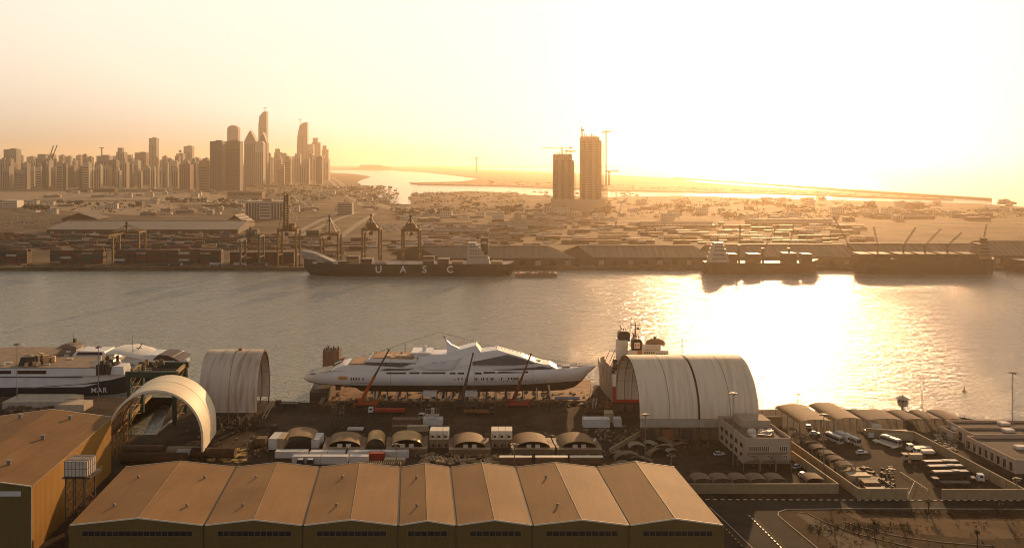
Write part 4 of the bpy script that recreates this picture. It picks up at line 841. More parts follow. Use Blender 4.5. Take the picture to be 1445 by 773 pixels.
def lorry(label, px, y, ln, cabm, bedm, flip=1, rz=0, load=0, name='flatbed_lorry'):
    p = P(px, y); t = thing(name, label, 'lorry', (p.x, p.y, 0), rz); s = flip
    MB().box(s*-ln*.5+s*1.2, 0, .7, 2.2, 2.4, 2.3, top=.94).build('cab', cabm, t); MB().box(-s*(ln*.5+.0), 0, 1.9, .1, 2.0, .8).box(-s*(ln*.5-1.2), -1.16, 1.9, 1.2, .06, .7).build('cab_glass', DGLASS, t)
    MB().box(s*1.4, 0, 1.0, ln-3.2, 2.45, .45+load).build('load_bed', bedm, t); MB().box(0, 0, .7, ln-1, .9, .3).build('chassis', DSTEEL, t); wheels(t, (-s*(ln*.5-1.4), -s*(ln*.5-4.5), s*(ln*.5-3.6), s*(ln*.5-2.3)), .5, .35)
    return t
lorry('white cab flatbed lorry with a long red load bed by the dock edge', 546, 583, 17.5, WB, RED, 1, 0, .8); lorry('white cab lorry without a trailer, facing us behind the containers', 597, 590, 6.5, WB, DSTEEL, 1, R(80))
lorry('dark red low lorry parked under the middle mobile crane', 676, 584, 15, DSTEEL, RUST, -1, 0, .5); lorry('dark long flatbed with a small load at the left yard edge', 405, 573, 11, DSTEEL, DSTEEL, 1, 0, .2)
def scaffold_tower(label, px0, px1, yt, yb):
    d = D(yb); x0, x1 = XD(px0, d), XD(px1, d); h = HT(yt, d); t = thing('scaffold_tower', label, 'scaffold', (x0, d, 0)); w_ = x1-x0
    for k, x in enumerate((0, w_*.62)):
        m = MB(); m.lattice((x+w_*.18, 1, 0), (x+w_*.18, 1, h), w_*.33, 6, .2, (0, 1, 0)); m.build('lattice_mast', DSTEEL, t)
    m = MB()
    for k in range(6): m.bar((w_*.2, 0, h*(k+.8)/6.2), (w_*.8, 0, h*(k+.8)/6.2), .16)
    m.build('cross_ladder', DSTEEL, t)
scaffold_tower('brown twin lattice scaffold standing on the open yard', 467.5, 485, 574, 612)
for i, (px0, px1, y, l) in enumerate(((490, 512, 607, 'pair of silver beams lying on the yard behind the second dome'), )):
    a = P(px0, y); b = P(px1, y); m = MB()
    for k in range(3): m.box(0, k*1.1, 0.004, b.x-a.x, .7, .7)
    tag(m.build('steel_beams', M('silver beams', (.55, .52, .48), .45)), l, 'beams', None, ((a.x+b.x)/2, a.y, 0))
o = MB().cyl((XD(783, 418), 0, 1.2), (XD(819, 418), 0, 1.2), .8, .8, 10).build('pipe_section', M('blue grey pipe', (.25, .27, .3), .5)); tag(o, 'long blue grey pipe lying on the dock under the bow', 'pipe', None, (0, 421.5, .4))
def ramp_frame(label, px, y, px2, y2, w_=.8):
    a, b = P(px, y), P(px2, y2, 4); m = MB(); v = b-a; 
    for s in (-1, 1): m.bar((s*w_, 0, 0), (v.x+s*w_, v.y, v.z), .25)
    n = 7
    for k in range(n): m.bar((v.x*k/n-w_, v.y*k/n, v.z*k/n), (v.x*k/n+w_, v.y*k/n, v.z*k/n), .12)
    tag(m.build('gangway', M('pale gangway', (.5, .42, .34), .6)), label, 'gangway', None, a[:])
ramp_frame('pale ladder gangway leaning at the dock corner below the stern', 452, 570, 457, 560); ramp_frame('pale conveyor ramp right of the lone arch', 372, 590, 387, 562); ramp_frame('white gangway on the ground below the bow', 838, 576, 840, 560)
# ---------------------------------------------------------------- scrap, sheets and rubble of the yard
rnd = random.Random(11)
def curved_sheet(label, px, y, w_, dp, h, rz, mat):
    p = P(px, y); m = MB(); a = [(-w_/2*cos(pi*j/10), h*sin(pi*j/10)) for j in range(11)]
    m.loft([[(x, -dp/2, z+.02) for x, z in a], [(x, dp/2, z+.02) for x, z in a]], close=False); m.loft([[(x, dp/2, z-.04) for x, z in a], [(x, -dp/2, z-.04) for x, z in a]], close=False)
    o = tag(m.build('curved_panel', mat), label, 'panel', 'curved scrap panels heaped on the yard', p[:], rz); o.rotation_euler = (rnd.uniform(-.25, .25), rnd.uniform(-.3, .3), rz)
loc = ('beside the yard lamp post', 'at the foot of the joined arches', 'nearest the hall roof', 'against the low yard wall')
for i, (px, y, w_, dp, h) in enumerate(((900, 633, 8, 4, 2.4), (886, 648, 11, 4, 3), (905, 650, 9, 3, 1.6), (925, 640, 8, 4, 2), (918, 627, 6, 3, 1.2), (943, 625, 10, 3, 1), (955, 629, 9, 2.4, 1), (872, 644, 8, 3, 2), (934, 633, 9, 3, 1.6), (962, 622, 8, 3, .8), (896, 657, 10, 3, 1.6), (875, 656, 8, 3, 1.4), (948, 636, 8, 2, 1))):
    curved_sheet('curved scrap panel in the heap '+loc[i % 4], px, y, w_, dp, h, rnd.uniform(-.5, .8), M('tan scrap', (.22, .15, .095), .8, .4) if i % 4 else M('pale scrap', (.34, .28, .2), .8, .3))
def debris(label, px0, px1, y0, y1, n, smax, mat, seed=1, cat='rubble', name='scrap_pile', hm=1.0):
    r = random.Random(seed); m = MB(); c = P((px0+px1)/2, (y0+y1)/2)
    for i in range(n): p = P(r.uniform(px0, px1), r.uniform(y0, y1)); m.box(p.x-c.x, p.y-c.y, .004, r.uniform(.4, smax), r.uniform(.3, smax*.6), r.uniform(.2, hm*smax*.45), r.uniform(0, 3))
    o = m.build(name, mat); tag(o, label, cat, None, c[:]); o['kind'] = 'stuff'
debris('loose brown scrap along the dock edge under the yacht', 470, 830, 568, 574, 230, 2, DSTEEL, 1)
debris('timber baulks and gear spread over the sunlit dock deck', 470, 826, 553, 566, 170, 2.6, M('dark timber', (.12, .07, .04)), 41, hm=.9)
debris('pipes, pallets and drums along the open yard front', 385, 860, 612, 618, 90, 1.6, BROWNC, 42)
debris('small crates standing between the domed tents and trailers', 455, 860, 640, 644, 70, 1.6, M('grey brown gear', (.24, .19, .15), .8, .4), 43)
debris('litter and pallets on the dark yard left of the domes', 262, 385, 606, 652, 70, 1.7, BROWNC, 44)
debris('cable drums and plates on the forecourt by the curved panels', 880, 1000, 612, 632, 60, 1.7, BROWNC, 45)
debris('scrap and drums under the lone grey arch', 292, 372, 592, 606, 60, 2.2, DSTEEL, 2)
debris('pale building rubble on the waste ground by the right hand wall', 1318, 1352, 612, 636, 70, 2, M('pale scrap', (.42, .36, .28)), 3, hm=.5)
debris('mixed timber and scrap behind the long hall', 592, 700, 640, 655, 80, 4, WOOD, 4, hm=.5)
debris('mixed scrap and rusty parts left of the curved panels', 700, 880, 655, 661, 90, 3, RUST, 5, hm=.5)
debris('dark mesh and nets heaped below the first ferry', 10, 75, 577, 584, 60, 4, M('net brown', (.14, .09, .05), .9, .4), 6)
debris('small crates and barrels left of the joined arches', 838, 900, 600, 640, 90, 1.8, M('grey brown gear', (.24, .19, .15), .8, .4), 7, hm=1.2)
debris('boxes and drums at the bow end of the dock', 826, 862, 556, 582, 70, 1.8, RUST, 8, hm=1.2)
debris('small gear scattered on the open yard between cabins and dock', 480, 820, 575, 606, 46, 1.4, DSTEEL, 9)
debris('steel sections stacked right of the cream arch', 290, 345, 634, 652, 50, 4, M('ochre beam', (.42, .28, .10)), 10, hm=.4)
for px, y, n, l in ((612, 650, 5, 'stack of pale timber frames behind the hall, below the left cabins'), (648, 651, 3, 'rusty frames behind the hall, left of the tarped stacks'), (690, 655, 3, 'bent pale pipes left of the tarped stacks')):
    p = P(px, y); m = MB()
    for k in range(n): m.box(0, k*.9, .01+k*.05, 10-k, .35, .35, .25); m.box(-3+k*1.5, 1, .5+k*.05, .3, 5, .3, .25)
    tag(m.build('timber_frames', M('pale timber', (.48, .37, .25), .8)), l, 'frames', None, p[:])
m = MB()
for k in range(20): m.box(-8+k*.85, 0, .004, .28, 3.2, 1.5)
tag(m.build('slatted_rack', M('straw slats', (.6, .45, .25), .7)), 'straw coloured slatted rack just behind the hall ridge', 'rack', None, P(536, 657)[:])
# ---------------------------------------------------------------- lamp masts
def lamp_mast(label, px, yt, d, n=4, z0=0):
    h = HT(yt, d)-z0; t = thing('lamp_mast', label, 'lamp mast', (XD(px, d), d, z0)); MB().cyl((0, 0, 0), (0, 0, h), .22, .13, 6).build('pole', STEEL, t)
    MB().cyl((0, 0, h-.2), (0, 0, h+.1), .9, .9, 8).build('head_ring', DSTEEL, t)
    m = MB()
    for k in range(n): a = 2*pi*k/n; m.box(cos(a)*1.25, sin(a)*1.25, h-.55, .75, .75, .4, a)
    m.build('floodlights', M('lamp housing', (.2, .17, .13), .6), t)
for a in (('lamp mast in front of the first ferry, nearest the left edge', 24, 485, 416), ('lamp mast beside the lettered ferry bow', 139, 489, 410), ('lamp mast on the yard right of the cream arch', 349, 621, 336), ('lamp mast among the white trailers behind the hall', 559, 626, 326), ('lamp mast beside the right cabin stack', 726, 626, 324), ('lamp mast by the heap of curved panels', 910.5, 584, 328), ('slim lamp mast at the right end behind the hall roof', 947, 641, 312), ('tall lamp mast left of the office block', 1034.5, 554, 332), ('tall lamp mast by the pair of yard walls', 1162.5, 584, 322), ('lamp mast at the quay just right of the joined arches', 1075.5, 531, 396), ('lamp mast behind the vaulted canopies at the quay', 1126, 555, 402), ('tall lamp mast right of the watchtower', 1301, 533, 398), ('tallest lamp mast by the quay fence at the right edge', 1429, 525, 372), ('lamp post by the trailer yard corner wall', 1257, 661, 300), ('lamp post by the wall at the right edge', 1435, 674, 300)): lamp_mast(*a)
# ---------------------------------------------------------------- right hand yard: office, walls, canopies, vehicles
def skb(m, x, y, z, w_, dp, h):  # skewed box: x,y = front left corner
    s = SKEW
    return m.hexa([(x, y, z), (x+w_, y, z), (x+w_+s*dp, y+dp, z), (x+s*dp, y+dp, z)], [(x, y, z+h), (x+w_, y, z+h), (x+w_+s*dp, y+dp, z+h), (x+s*dp, y+dp, z+h)])
def office():
    d = 334.0; x0, x1 = XD(1052, d), XD(1116, d); w_ = x1-x0; t = thing('office_block', 'two storey sand coloured office block with rooftop plant, right of the joined arches', 'office', (x0, d, 0)); h = 9.4; dp = 29
    pl = M('sand plaster', (.42, .33, .24), .85, .12, .3)
    skb(MB(), 0, 0, .004, w_, dp, h-.6).build('walls', pl, t)
    p = MB(); skb(p, -.15, -.15, h-.6, w_+.3, .45, 1.3); skb(p, -.15+SKEW*dp, dp-.3, h-.6, w_+.3, .45, 1.3); skb(p, -.15+SKEW*.3*0, .3, h-.6, .4, dp-.6, 1.3); skb(p, w_-.25, .3, h-.6, .4, dp-.6, 1.3); ro = p.build('parapet', pl, t)
    skb(MB(), .3, .35, h-.59, w_-.6, dp-.7, .12).build('roof', M('brown roof screed', (.22, .16, .11), .9, .25, .3), t)
    a = MB(); skb(a, SKEW*16+w_*.28, 16, h-.4, w_*.66, 9, 3.1); a.build('roof_house', pl, t)
    rnd = random.Random(4)
    for k in range(9): a = MB().box(0, 0, 0, rnd.uniform(1.6, 3), rnd.uniform(1.4, 2.4), rnd.uniform(.9, 1.5)); u = a.build('air_conditioner', M('pale unit', (.62, .56, .48)), t); u.location = (rnd.uniform(2.4, w_-4), rnd.uniform(3, 14), h-.45); u.rotation_euler = (0, 0, rnd.random())
    f = MB(); f.tube([(2, 3, h), (6, 5, h+.5), (11, 4, h+.3), (14, 10, h+.4)], .3); f.build('roof_duct', STEEL, t)
    cream = M('pale pane', (.62, .5, .36), .6)
    for z in (5.0, 1.4):
        for a0, n in ((1.6, 10), (w_-4.2, 4)):
            fr = MB().box(a0+n*.4-.2, -.09, z-.1, n*.8+.4, .16, 2.1).build('window_frame', cream, t); g = MB()
            for k in range(n): g.box(a0+k*.8+.1, -.2, z+.05, .42, .1, 1.8)
            g.build('window_panes', DGLASS, fr)
    MB().box(w_/2-.4, -.1, 3.6, w_-2.4, .16, .9).build('string_course', M('olive band', (.24, .19, .11), .8), t)
    for k in range(5):
        y = 3+k*5.2
        for z in (5.2, 1.4): 
            b = MB(); skb(b, SKEW*y-.10, y, z, .2, 2.4, 1.7); b.build('side_window', DGLASS, t)
    return t
office()
def vault_canopy(label, a, b, yb, dep, hz_, rise, mat, n=1, z_ground=0, group=None, posts=True, name='vault_canopy', skew=SKEW):
    d = D(yb, 0); x0, x1 = XD(a, d), XD(b, d); w_ = (x1-x0); t = thing(name, label, 'canopy', ((x0+x1)/2, d, 0), 0, group); hw = w_/2
    s = lambda y, k=0: [(-hw*cos(pi*j/12)+skew*y, y, hz_-k+rise*sin(pi*j/12)) for j in range(13)]
    MB().loft([s(0), s(dep)], close=False).build('canopy_roof', mat, t); MB().loft([s(dep, .1), s(0, .1)], close=False).build('canopy_lining', M('dark cloth lining', (.08, .05, .03)), t)
    q = s(0); r = MB()
    for u, v in zip(q[:-1], q[1:]): r.bar(u, v, .12)
    r.build('front_rim', M('pale rim', (.5, .36, .2)), t)
    if posts:
        m = MB(); k = max(2, int(dep/6)+1)
        for i in range(k):
            y = .2+(dep-.4)*i/(k-1)
            for sx in (-1, 1): MB().box(sx*(hw-.15)+skew*y, y, 0, .22, .22, hz_).build('post', STEEL, t)
    return t
CAN = M('brown canopy cloth', (.19, .13, .085), .85, .12, .3)
for a, b, l in ((1049, 1072, 'left'), (1072.5, 1095, 'middle'), (1095.5, 1118, 'right')): vault_canopy(l+' of three vaulted car canopies at the office front', a, b, 665, 6, 2.9, 1.6, GREYW if 0 else M('grey canopy cloth', (.24, .19, .15), .85))
for i, (a, b) in enumerate(((980, 1006), (1007, 1033), (1034, 1058), (1059, 1084), (1085, 1110), (1138, 1166))): vault_canopy(('%s car canopy from the left behind the roadside wall' % ('first', 'second', 'third', 'fourth', 'fifth')[i]) if i < 5 else 'brown car canopy by the wall corner, apart from the other five', a, b, 688, 6.0, 2.4, 1.1, CAN)
vault_canopy('larger left vaulted canopy of the quay pair', 1128, 1177, 617, 24, 6.0, 1.7, TAN); vault_canopy('right vaulted canopy of the quay pair', 1178, 1220, 614, 24, 6.0, 1.6, TAN)
for i, (a, b) in enumerate(((1222, 1276), (1277, 1306), (1307, 1333), (1334, 1362))): vault_canopy(('widest low brown canopy along the quay fence', 'low canopy below the watchtower', 'low canopy left of the rightmost one on the quay', 'rightmost low canopy along the quay fence')[i], a, b, 605, 14, 3.4, 1.2, CAN)
GAPW = M('panel joint', (.30, .21, .12), .9)
def wall_run(label, pts, h, name='boundary_wall', th=.35, mat=TANW, step=4.2, cap=True):
    """pts: foot of the wall in the picture"""
    w_ = [Vector((*P(*p)[:2], 0)) for p in pts]; t = thing(name, label, 'wall', w_[0][:]); o = w_[0]; m = MB(); c = MB(); j = MB()
    for a, b in zip(w_[:-1], w_[1:]):
        v = b-a; L = v.length; u = v/L; nrm = Vector((u.y, -u.x, 0)); A = a-o; B = b-o
        m.hexa([A+nrm*th/2, B+nrm*th/2, B-nrm*th/2, A-nrm*th/2], [p+Vector((0, 0, h)) for p in (A+nrm*th/2, B+nrm*th/2, B-nrm*th/2, A-nrm*th/2)])
        tt = th/2+.06; c.hexa([p+Vector((0, 0, h+.003)) for p in (A+nrm*tt, B+nrm*tt, B-nrm*tt, A-nrm*tt)], [p+Vector((0, 0, h+.16)) for p in (A+nrm*tt, B+nrm*tt, B-nrm*tt, A-nrm*tt)])
        n = int(L/step); 
        for k in range(1, n): q = A+u*(L*k/n); ang = math.atan2(u.y, u.x); j.box(q.x, q.y, .004, .35, th+.22, h-.05, ang)
    m.build('panels', mat, t); c.build('coping', M('sandy coping', (.42, .33, .2), .8), t); j.build('posts', GAPW, t)
wall_run('sand coloured roadside wall in front of the car canopies', [(950, 696), (1183, 696)], 3.4)
wall_run('inner yard wall running back beside the office block', [(1183, 696), (1117, 648)], 3.4)
wall_run('long trailer yard wall running back from the road corner to the canopies', [(1281, 704), (1212, 704), (1099, 622)], 3.6)
wall_run('right hand trailer yard wall, from the road back and round the far side', [(1470, 705), (1329, 705)], 3.6)
wall_run('wall running back along the right side of the trailer yard', [(1445, 704), (1290, 621), (1222, 616)], 3.6)
wall_run('short wall behind the office between arches and canopies', [(1078, 602), (1104, 602)], 4.5)
wall_run('low dusty wall on the yard in front of the curved panels', [(860, 640), (905, 614)], 2.0)
def fence(label, pts, h):
    w_ = [Vector((*P(*p)[:2], 0)) for p in pts]; t = thing('quay_fence', label, 'fence', w_[0][:]); o = w_[0]; m = MB(); r = MB()
    for a, b in zip(w_[:-1], w_[1:]):
        A, B = a-o, b-o; n = max(1, int((b-a).length/4))
        for k in range(n): q = A+(B-A)*k/n; m.box(q.x, q.y, 0, .16, .16, h)
        for z in (h-.1, h*.5, .3): r.bar(A+Vector((0, 0, z)), B+Vector((0, 0, z)), .07)
        r.add([A+Vector((0, 0, .35)), B+Vector((0, 0, .35)), B+Vector((0, 0, h*.55)), A+Vector((0, 0, h*.55))], [(0, 1, 2, 3)])
    m.build('posts', DSTEEL, t); r.build('rails', DSTEEL, t)
fence('dark railing along the curved quay edge at the right', [(1192, 581), (1250, 583), (1310, 586.5), (1361, 592.5), (1400, 600), (1445, 609), (1500, 621)], 2.0)
def watchtower():
    d = 402.0; t = thing('watchtower', 'small watchtower with round cabin on one post at the quay', 'watchtower', (XD(1273.5, d), d, 0)); z0, z1, z2 = HT(571, d), HT(565.5, d), HT(560.5, d)
    MB().cyl((0, 0, 0), (0, 0, z0), .6, .6, 8).build('post', CONC, t); MB().cyl((0, 0, z0-.3), (0, 0, z1), 2.0, 2.7, 12).build('lower_cabin', M('cream cabin', (.5, .38, .24), .7), t); MB().cyl((0, 0, z1), (0, 0, z2-.6), 2.1, 2.1, 12).build('window_ring', DGLASS, t)
    f = MB()
    for k in range(8): a = 2*pi*k/8; f.box(cos(a)*2.1, sin(a)*2.1, z1, .4, .4, z2-z1-.4, a)
    f.build('window_posts', M('cream cabin', (.5, .38, .24)), t); MB().cyl((0, 0, z2-.6), (0, 0, z2+.7), 3.0, .6, 12).build('roof', CONC, t); MB().cyl((0, 0, z2+.6), (0, 0, z2+1.6), .25, .2, 6).build('finial', DSTEEL, t); MB().tube([(.6, 0, z0-4), (2, 0, z0-3), (2.6, 0, z0)], .12).build('stair', STEEL, t)
watchtower()
d = 452; t = thing('channel_buoy', 'small dark channel buoy floating in the bright water', 'buoy', (XD(1361, d), d, WZ)); MB().cyl((0, 0, -.4), (0, 0, .7), 1.1, 1.0, 12).build('float', DSTEEL, t); MB().cyl((0, 0, .7), (0, 0, 3.0), .5, .18, 6).ball((0, 0, 3.1), .32, 8, 5).build('top_mark', DSTEEL, t)
def car(label, px, y, rz, col, sc=1.0, group=None):
    p = P(px, y); t = thing('parked_car', label, 'car', p[:], rz, group)
    MB().prof([(-2.2, .35), (2.2, .35), (2.25, .75), (1.9, .95), (-2.1, 1.0), (-2.25, .7)], .88, .84).build('body', col, t); MB().prof([(-2.0, .98), (1.0, .98), (.4, 1.48), (-1.6, 1.5)], .78, .62).build('glasshouse', DGLASS, t); MB().prof([(-1.55, 1.49), (.38, 1.48), (.35, 1.56), (-1.5, 1.57)], .62).build('car_roof', col, t)
    for x in (-1.4, 1.4):
        for s in (-1, 1): MB().cyl((x, s*.8-.1, .33), (x, s*.8+.1, .33), .33, .33, 10).build('wheel', BLACK, t)
    return t
SILV = M('silver car paint', (.55, .56, .57), .3, .05); DCAR = M('dark car paint', (.03, .03, .035), .3); BCAR = M('brown car paint', (.14, .08, .05), .35)
c0 = car('silver white car alone on the office forecourt', 1015, 642, R(8), SILV)
for i, (px, y, rz, c, l) in enumerate(((1125, 660, 40, SILV, 'pale car parked behind the office, nearest the canopies'), (1134, 671, 30, SILV, 'pale car with a bright outline by the inner wall'), (1142, 676, 20, DCAR, 'dark car by the inner wall corner'), (1152, 672, 15, SILV, 'silver car beside the apart brown canopy'), (1141, 603, 80, SILV, 'white car parked just inside the left quay canopy'), (1150, 613, 0, SILV, 'white car in front of the left quay canopy'), (1216, 640, 5, SILV, 'white car on the open trailer yard'))): car(l, px, y, R(rz), c)
def bus(label, px, y, rz, ln=11.5, roof=WB, side=M('pale bus paint', (.42, .40, .36), .35), glass=DGLASS, name='parked_bus'):
    p = P(px, y); t = thing(name, label, 'bus', p[:], rz); MB().prof([(-ln/2, .45), (ln/2, .45), (ln/2, 2.2), (ln/2-.35, 3.1), (-ln/2+.2, 3.15), (-ln/2, 2.6)], 1.25, 1.18).build('body', side, t); MB().box(0, 0, 1.62, ln-.8, 2.54, .95).build('side_glass', glass, t); MB().box(ln/2-.12, 0, 1.4, .3, 2.2, 1.35).build('windscreen', glass, t); MB().box(0, 0, 3.13, ln-1, 2.0, .14).box(-2, 0, 3.27, 2.4, 1.6, .22).build('bus_roof', roof, t); wheels(t, (-ln/2+2.4, ln/2-2.4), .5, .35, 1.12)
    return t
for px, y, rz, l in ((1177, 623, -68, 'pale bus parked end on under the lamp mast, leftmost of four'), (1201, 625, -68, 'pale bus parked just right of the box van'), (1257, 627, -60, 'pale bus parked by the back wall near the long shed')): bus(l, px, y, R(rz), 9)
lorry('white box van between two parked buses', 1190, 622, 8, WB, WB, 1, R(110), 2.0, 'box_van'); lorry('white pickup lorry behind the dark coaches', 1297, 636, 10, WB, WB, 1, 0, .4); lorry('pale lorry with a cream load by the right wall', 1304, 642, 8, WB, CREAM, 1, 0, .7); lorry('brown tipper lorry left of the dark coaches', 1287, 650, 8, BEIGE, BEIGE, 1, 0, 1.4); lorry('white tractor unit at the right end of the coaches', 1375, 679, 6.5, SILV, DSTEEL, -1, R(-10), .2)
for px, y, l in ((1327, 661, 'dark coach with a silver roof, farthest of three'), (1334, 668, 'dark coach with a silver roof, middle of three'), (1341, 676, 'dark coach with a silver roof, nearest of three')): bus(l, px, y, R(183), 14, M('silver coach roof', (.42, .40, .37), .4), M('dark coach paint', (.05, .045, .04), .35), DGLASS, 'parked_coach')
lorry('long empty dark low loader in front of the coaches', 1342, 685, 14, DSTEEL, DSTEEL, 1, 0, .1)
def simple_box(label, px0, px1, yt, yb, dep, mat, name, cat, rz=0):
    return container(label, px0, px1, yt, yb, mat, dep, rz=rz, name=name, cat=cat)
OL = M('olive crate', (.30, .25, .15), .8, .3)
for a in (('olive box in the trailer yard corner, farthest of five', 1186, 1216, 664, 671, 4, OL), ('beige box in the trailer yard corner, second of five', 1199, 1228, 671, 679, 4, BEIGE), ('white roofed box in the trailer yard corner, third of five', 1214, 1240, 677, 684, 4, OL), ('brown box in the trailer yard corner, fourth of five', 1220, 1242, 681, 690, 4, BROWNC), ('dark box in the trailer yard corner, nearest the wall angle', 1224, 1250, 690, 697, 3, DSTEEL), ('long pale shed against the back wall of the trailer yard', 1250, 1288, 612, 621, 6, BEIGE), ('white shed left of the long pale shed', 1226, 1247, 611, 617, 6, GREYW), ('small white guard hut under the right quay canopy', 1231, 1244, 599, 607, 6, CREAM)): simple_box(*a, 'storage_box', 'box')
o = MB().box(0, 0, .6, 11, 2.6, .35).box(-4, 0, 0, .5, 2, .6).box(4, 0, 0, .5, 2, .6).build('flat_trailer', CREAM); tag(o, 'bright flat trailer bed lying on the sunlit trailer yard', 'trailer', None, P(1249, 628)[:], R(-62))
for i in range(7):
    f = i/6; px = 1106+f*72; y = 620+f*50
    vault_canopy('dark car canopy along the trailer yard wall, %s from the far end' % ('first', 'second', 'third', 'fourth', 'fifth', 'sixth', 'seventh')[i], px+4, px+24+f*6, y-1, 4.6, 2.4, 1.3, M('dark canopy cloth', (.10, .07, .05), .9), name='car_canopy', skew=-.05)
m = MB(); rnd = random.Random(8)
debris('junk cars and gear packed along the trailer yard corner', 1205, 1262, 660, 697, 90, 2.4, M('dark junk', (.09, .065, .05), .7, .4), 12, hm=1.1)
def low_building(label, dn, df, pxn, w_, h, cols=0, mat=None):
    x = XD(pxn, dn); t = thing('low_building', label, 'building', (x, dn, 0)); pl = mat or M('pink sand plaster', (.45, .33, .24), .85, .12, .3); dp = df-dn
    skb(MB(), 0, 0, .004, w_, dp, h-.8).build('walls', pl, t); p = MB(); skb(p, -.1, -.1, h-.8, w_+.2, .4, 1.0); skb(p, SKEW*dp-.1, dp-.3, h-.8, w_+.2, .4, 1.0); skb(p, -.1, .3, h-.8, .4, dp-.6, 1.0); skb(p, w_-.3, .3, h-.8, .4, dp-.6, 1.0); p.build('parapet', pl, t)
    skb(MB(), .3, .3, h-.79, w_-.6, dp-.6, .1).build('roof', M('dark roof felt', (.10, .075, .055), .9, .2, .3), t)
    for k in range(cols): 
        y = dp*(k+.5)/cols; b = MB(); skb(b, SKEW*y-.12, y, .6, .2, dp/cols*.38, h-2.2); b.build('window', DGLASS, t)
        b = MB(); skb(b, SKEW*(y+dp/cols*.62)-.25, y+dp/cols*.62, .004, .3, .5, h-.9); b.build('pilaster', pl, t)
    a = MB(); skb(a, w_*.42+SKEW*dp*.5, dp*.5, h-.68, 4, 3, 1.1); a.build('roof_plant', M('pale unit', (.62, .56, .48)), t)
    return t
low_building('pink sand building with pilasters nearest the right edge', 323, 351, 1433, 26, 5.2, 8); low_building('pink sand building stepping back behind the pilastered one', 352, 362, 1374, 40, 5.6, 2); low_building('low wing with long cream roof at the right edge', 366, 376, 1356, 50, 4.2, 0); low_building('small walled court left of the stepped building', 363, 372, 1345, 9, 3.0, 1)
# ---------------------------------------------------------------- roads, kerbs, verges at the lower right
def sheet(name, pts, mat, z, kind='structure'):
    w_ = [P(*p) for p in pts]; v = [(p.x, p.y, z) for p in w_]; a = sum(v[i][0]*v[(i+1) % len(v)][1]-v[(i+1) % len(v)][0]*v[i][1] for i in range(len(v))); f = tuple(range(len(v)))
    return struct(name, MB().add(v, [f if a > 0 else f[::-1]]), mat, kind)
sheet('road', [(930, 706), (1560, 706), (1560, 718), (1330, 717), (1200, 716.5), (1106, 717), (1093, 722), (1093, 728), (1175, 800), (1080, 830), (985, 720), (930, 722)], ASPH, .008)
sheet('soil_verge', [(1112, 720), (1200, 718.5), (1560, 720), (1560, 860), (1190, 860), (1180, 800), (1103, 734), (1101, 724)], SOIL, .012)
sheet('slip_road', [(1190, 722), (1290, 731), (1445, 735), (1560, 720), (1560, 745), (1445, 758), (1390, 761), (1300, 753), (1215, 735)], ground_mat('sandy service road', (.08, .05, .025), (.16, .10, .05), .1), .016)
sheet('dirt_path', [(1118, 721), (1135, 723), (1160, 736), (1195, 752), (1240, 768), (1300, 790), (1220, 800), (1180, 770), (1150, 745)], ground_mat('grey dirt', (.06, .045, .03), (.15, .115, .08), .25), .016)
def kerb(label, pts, w_=.3, mat=CONC, z=.02):
    q = [P(*p) for p in pts]; o = q[0]; m = MB()
    for a, b in zip(q[:-1], q[1:]):
        a2, b2 = a-o, b-o; u = (b2-a2).normalized(); n = Vector((u.y, -u.x, 0))*w_/2; m.hexa([a2+n, b2+n, b2-n, a2-n], [p+Vector((0, 0, .14)) for p in (a2+n, b2+n, b2-n, a2-n)])
    tag(m.build('kerb', mat), label, 'kerb', None, (o.x, o.y, z))
kerb('pale kerb round the tip of the road island', [(1560, 718.5), (1200, 717.5), (1110, 718.5), (1099, 722), (1098, 727), (1116, 742), (1150, 770), (1180, 795)]); kerb('kerb along the left side of the diagonal road', [(1002, 716), (1030, 742), (1062, 773), (1090, 800)])
kerb('curved kerb inside the soil island', [(1120, 722), (1140, 724), (1165, 737), (1210, 753), (1270, 768), (1320, 778)], mat=M('dusty kerb', (.20, .15, .10), .9)); kerb('kerb along the outer slip road edge', [(1190, 735), (1215, 744), (1260, 755), (1330, 765), (1400, 770)], mat=M('dusty kerb', (.20, .15, .10), .9))
def dashes(label, a, b, n, w_, c1, c2=None, th=.14):
    A, B = P(*a), P(*b); t = MB(); t2 = MB(); u = (B-A); L = u.length; ang = math.atan2(u.y, u.x)
    for k in range(n): p = u*((k+.5)/n); (t if k % 2 == 0 else t2).box(p.x, p.y, 0, L/n-.01, w_, th, ang)
    r = thing('striped_kerb', label, 'kerb', (A.x, A.y, .02)); t.build('pale_blocks', c1, r); t2.build('dark_blocks', c2 or BLACK, r)
dashes('black and white striped kerb along the roadside wall', (985, 704.5), (1445, 706), 86, .35, CREAM); dashes('black and white striped kerb along the diagonal median', (1057, 727), (1105, 775), 24, .35, CREAM); dashes('black and yellow striped kerb beside the hall corner', (1005, 725), (1050, 773), 22, .3, M('faded kerb yellow', (.5, .38, .12)))
sheet('median', [(1058, 726), (1062, 726), (1112, 775), (1104, 775)], BLACK if 0 else M('dark soil', (.025, .018, .012), .9), .03)
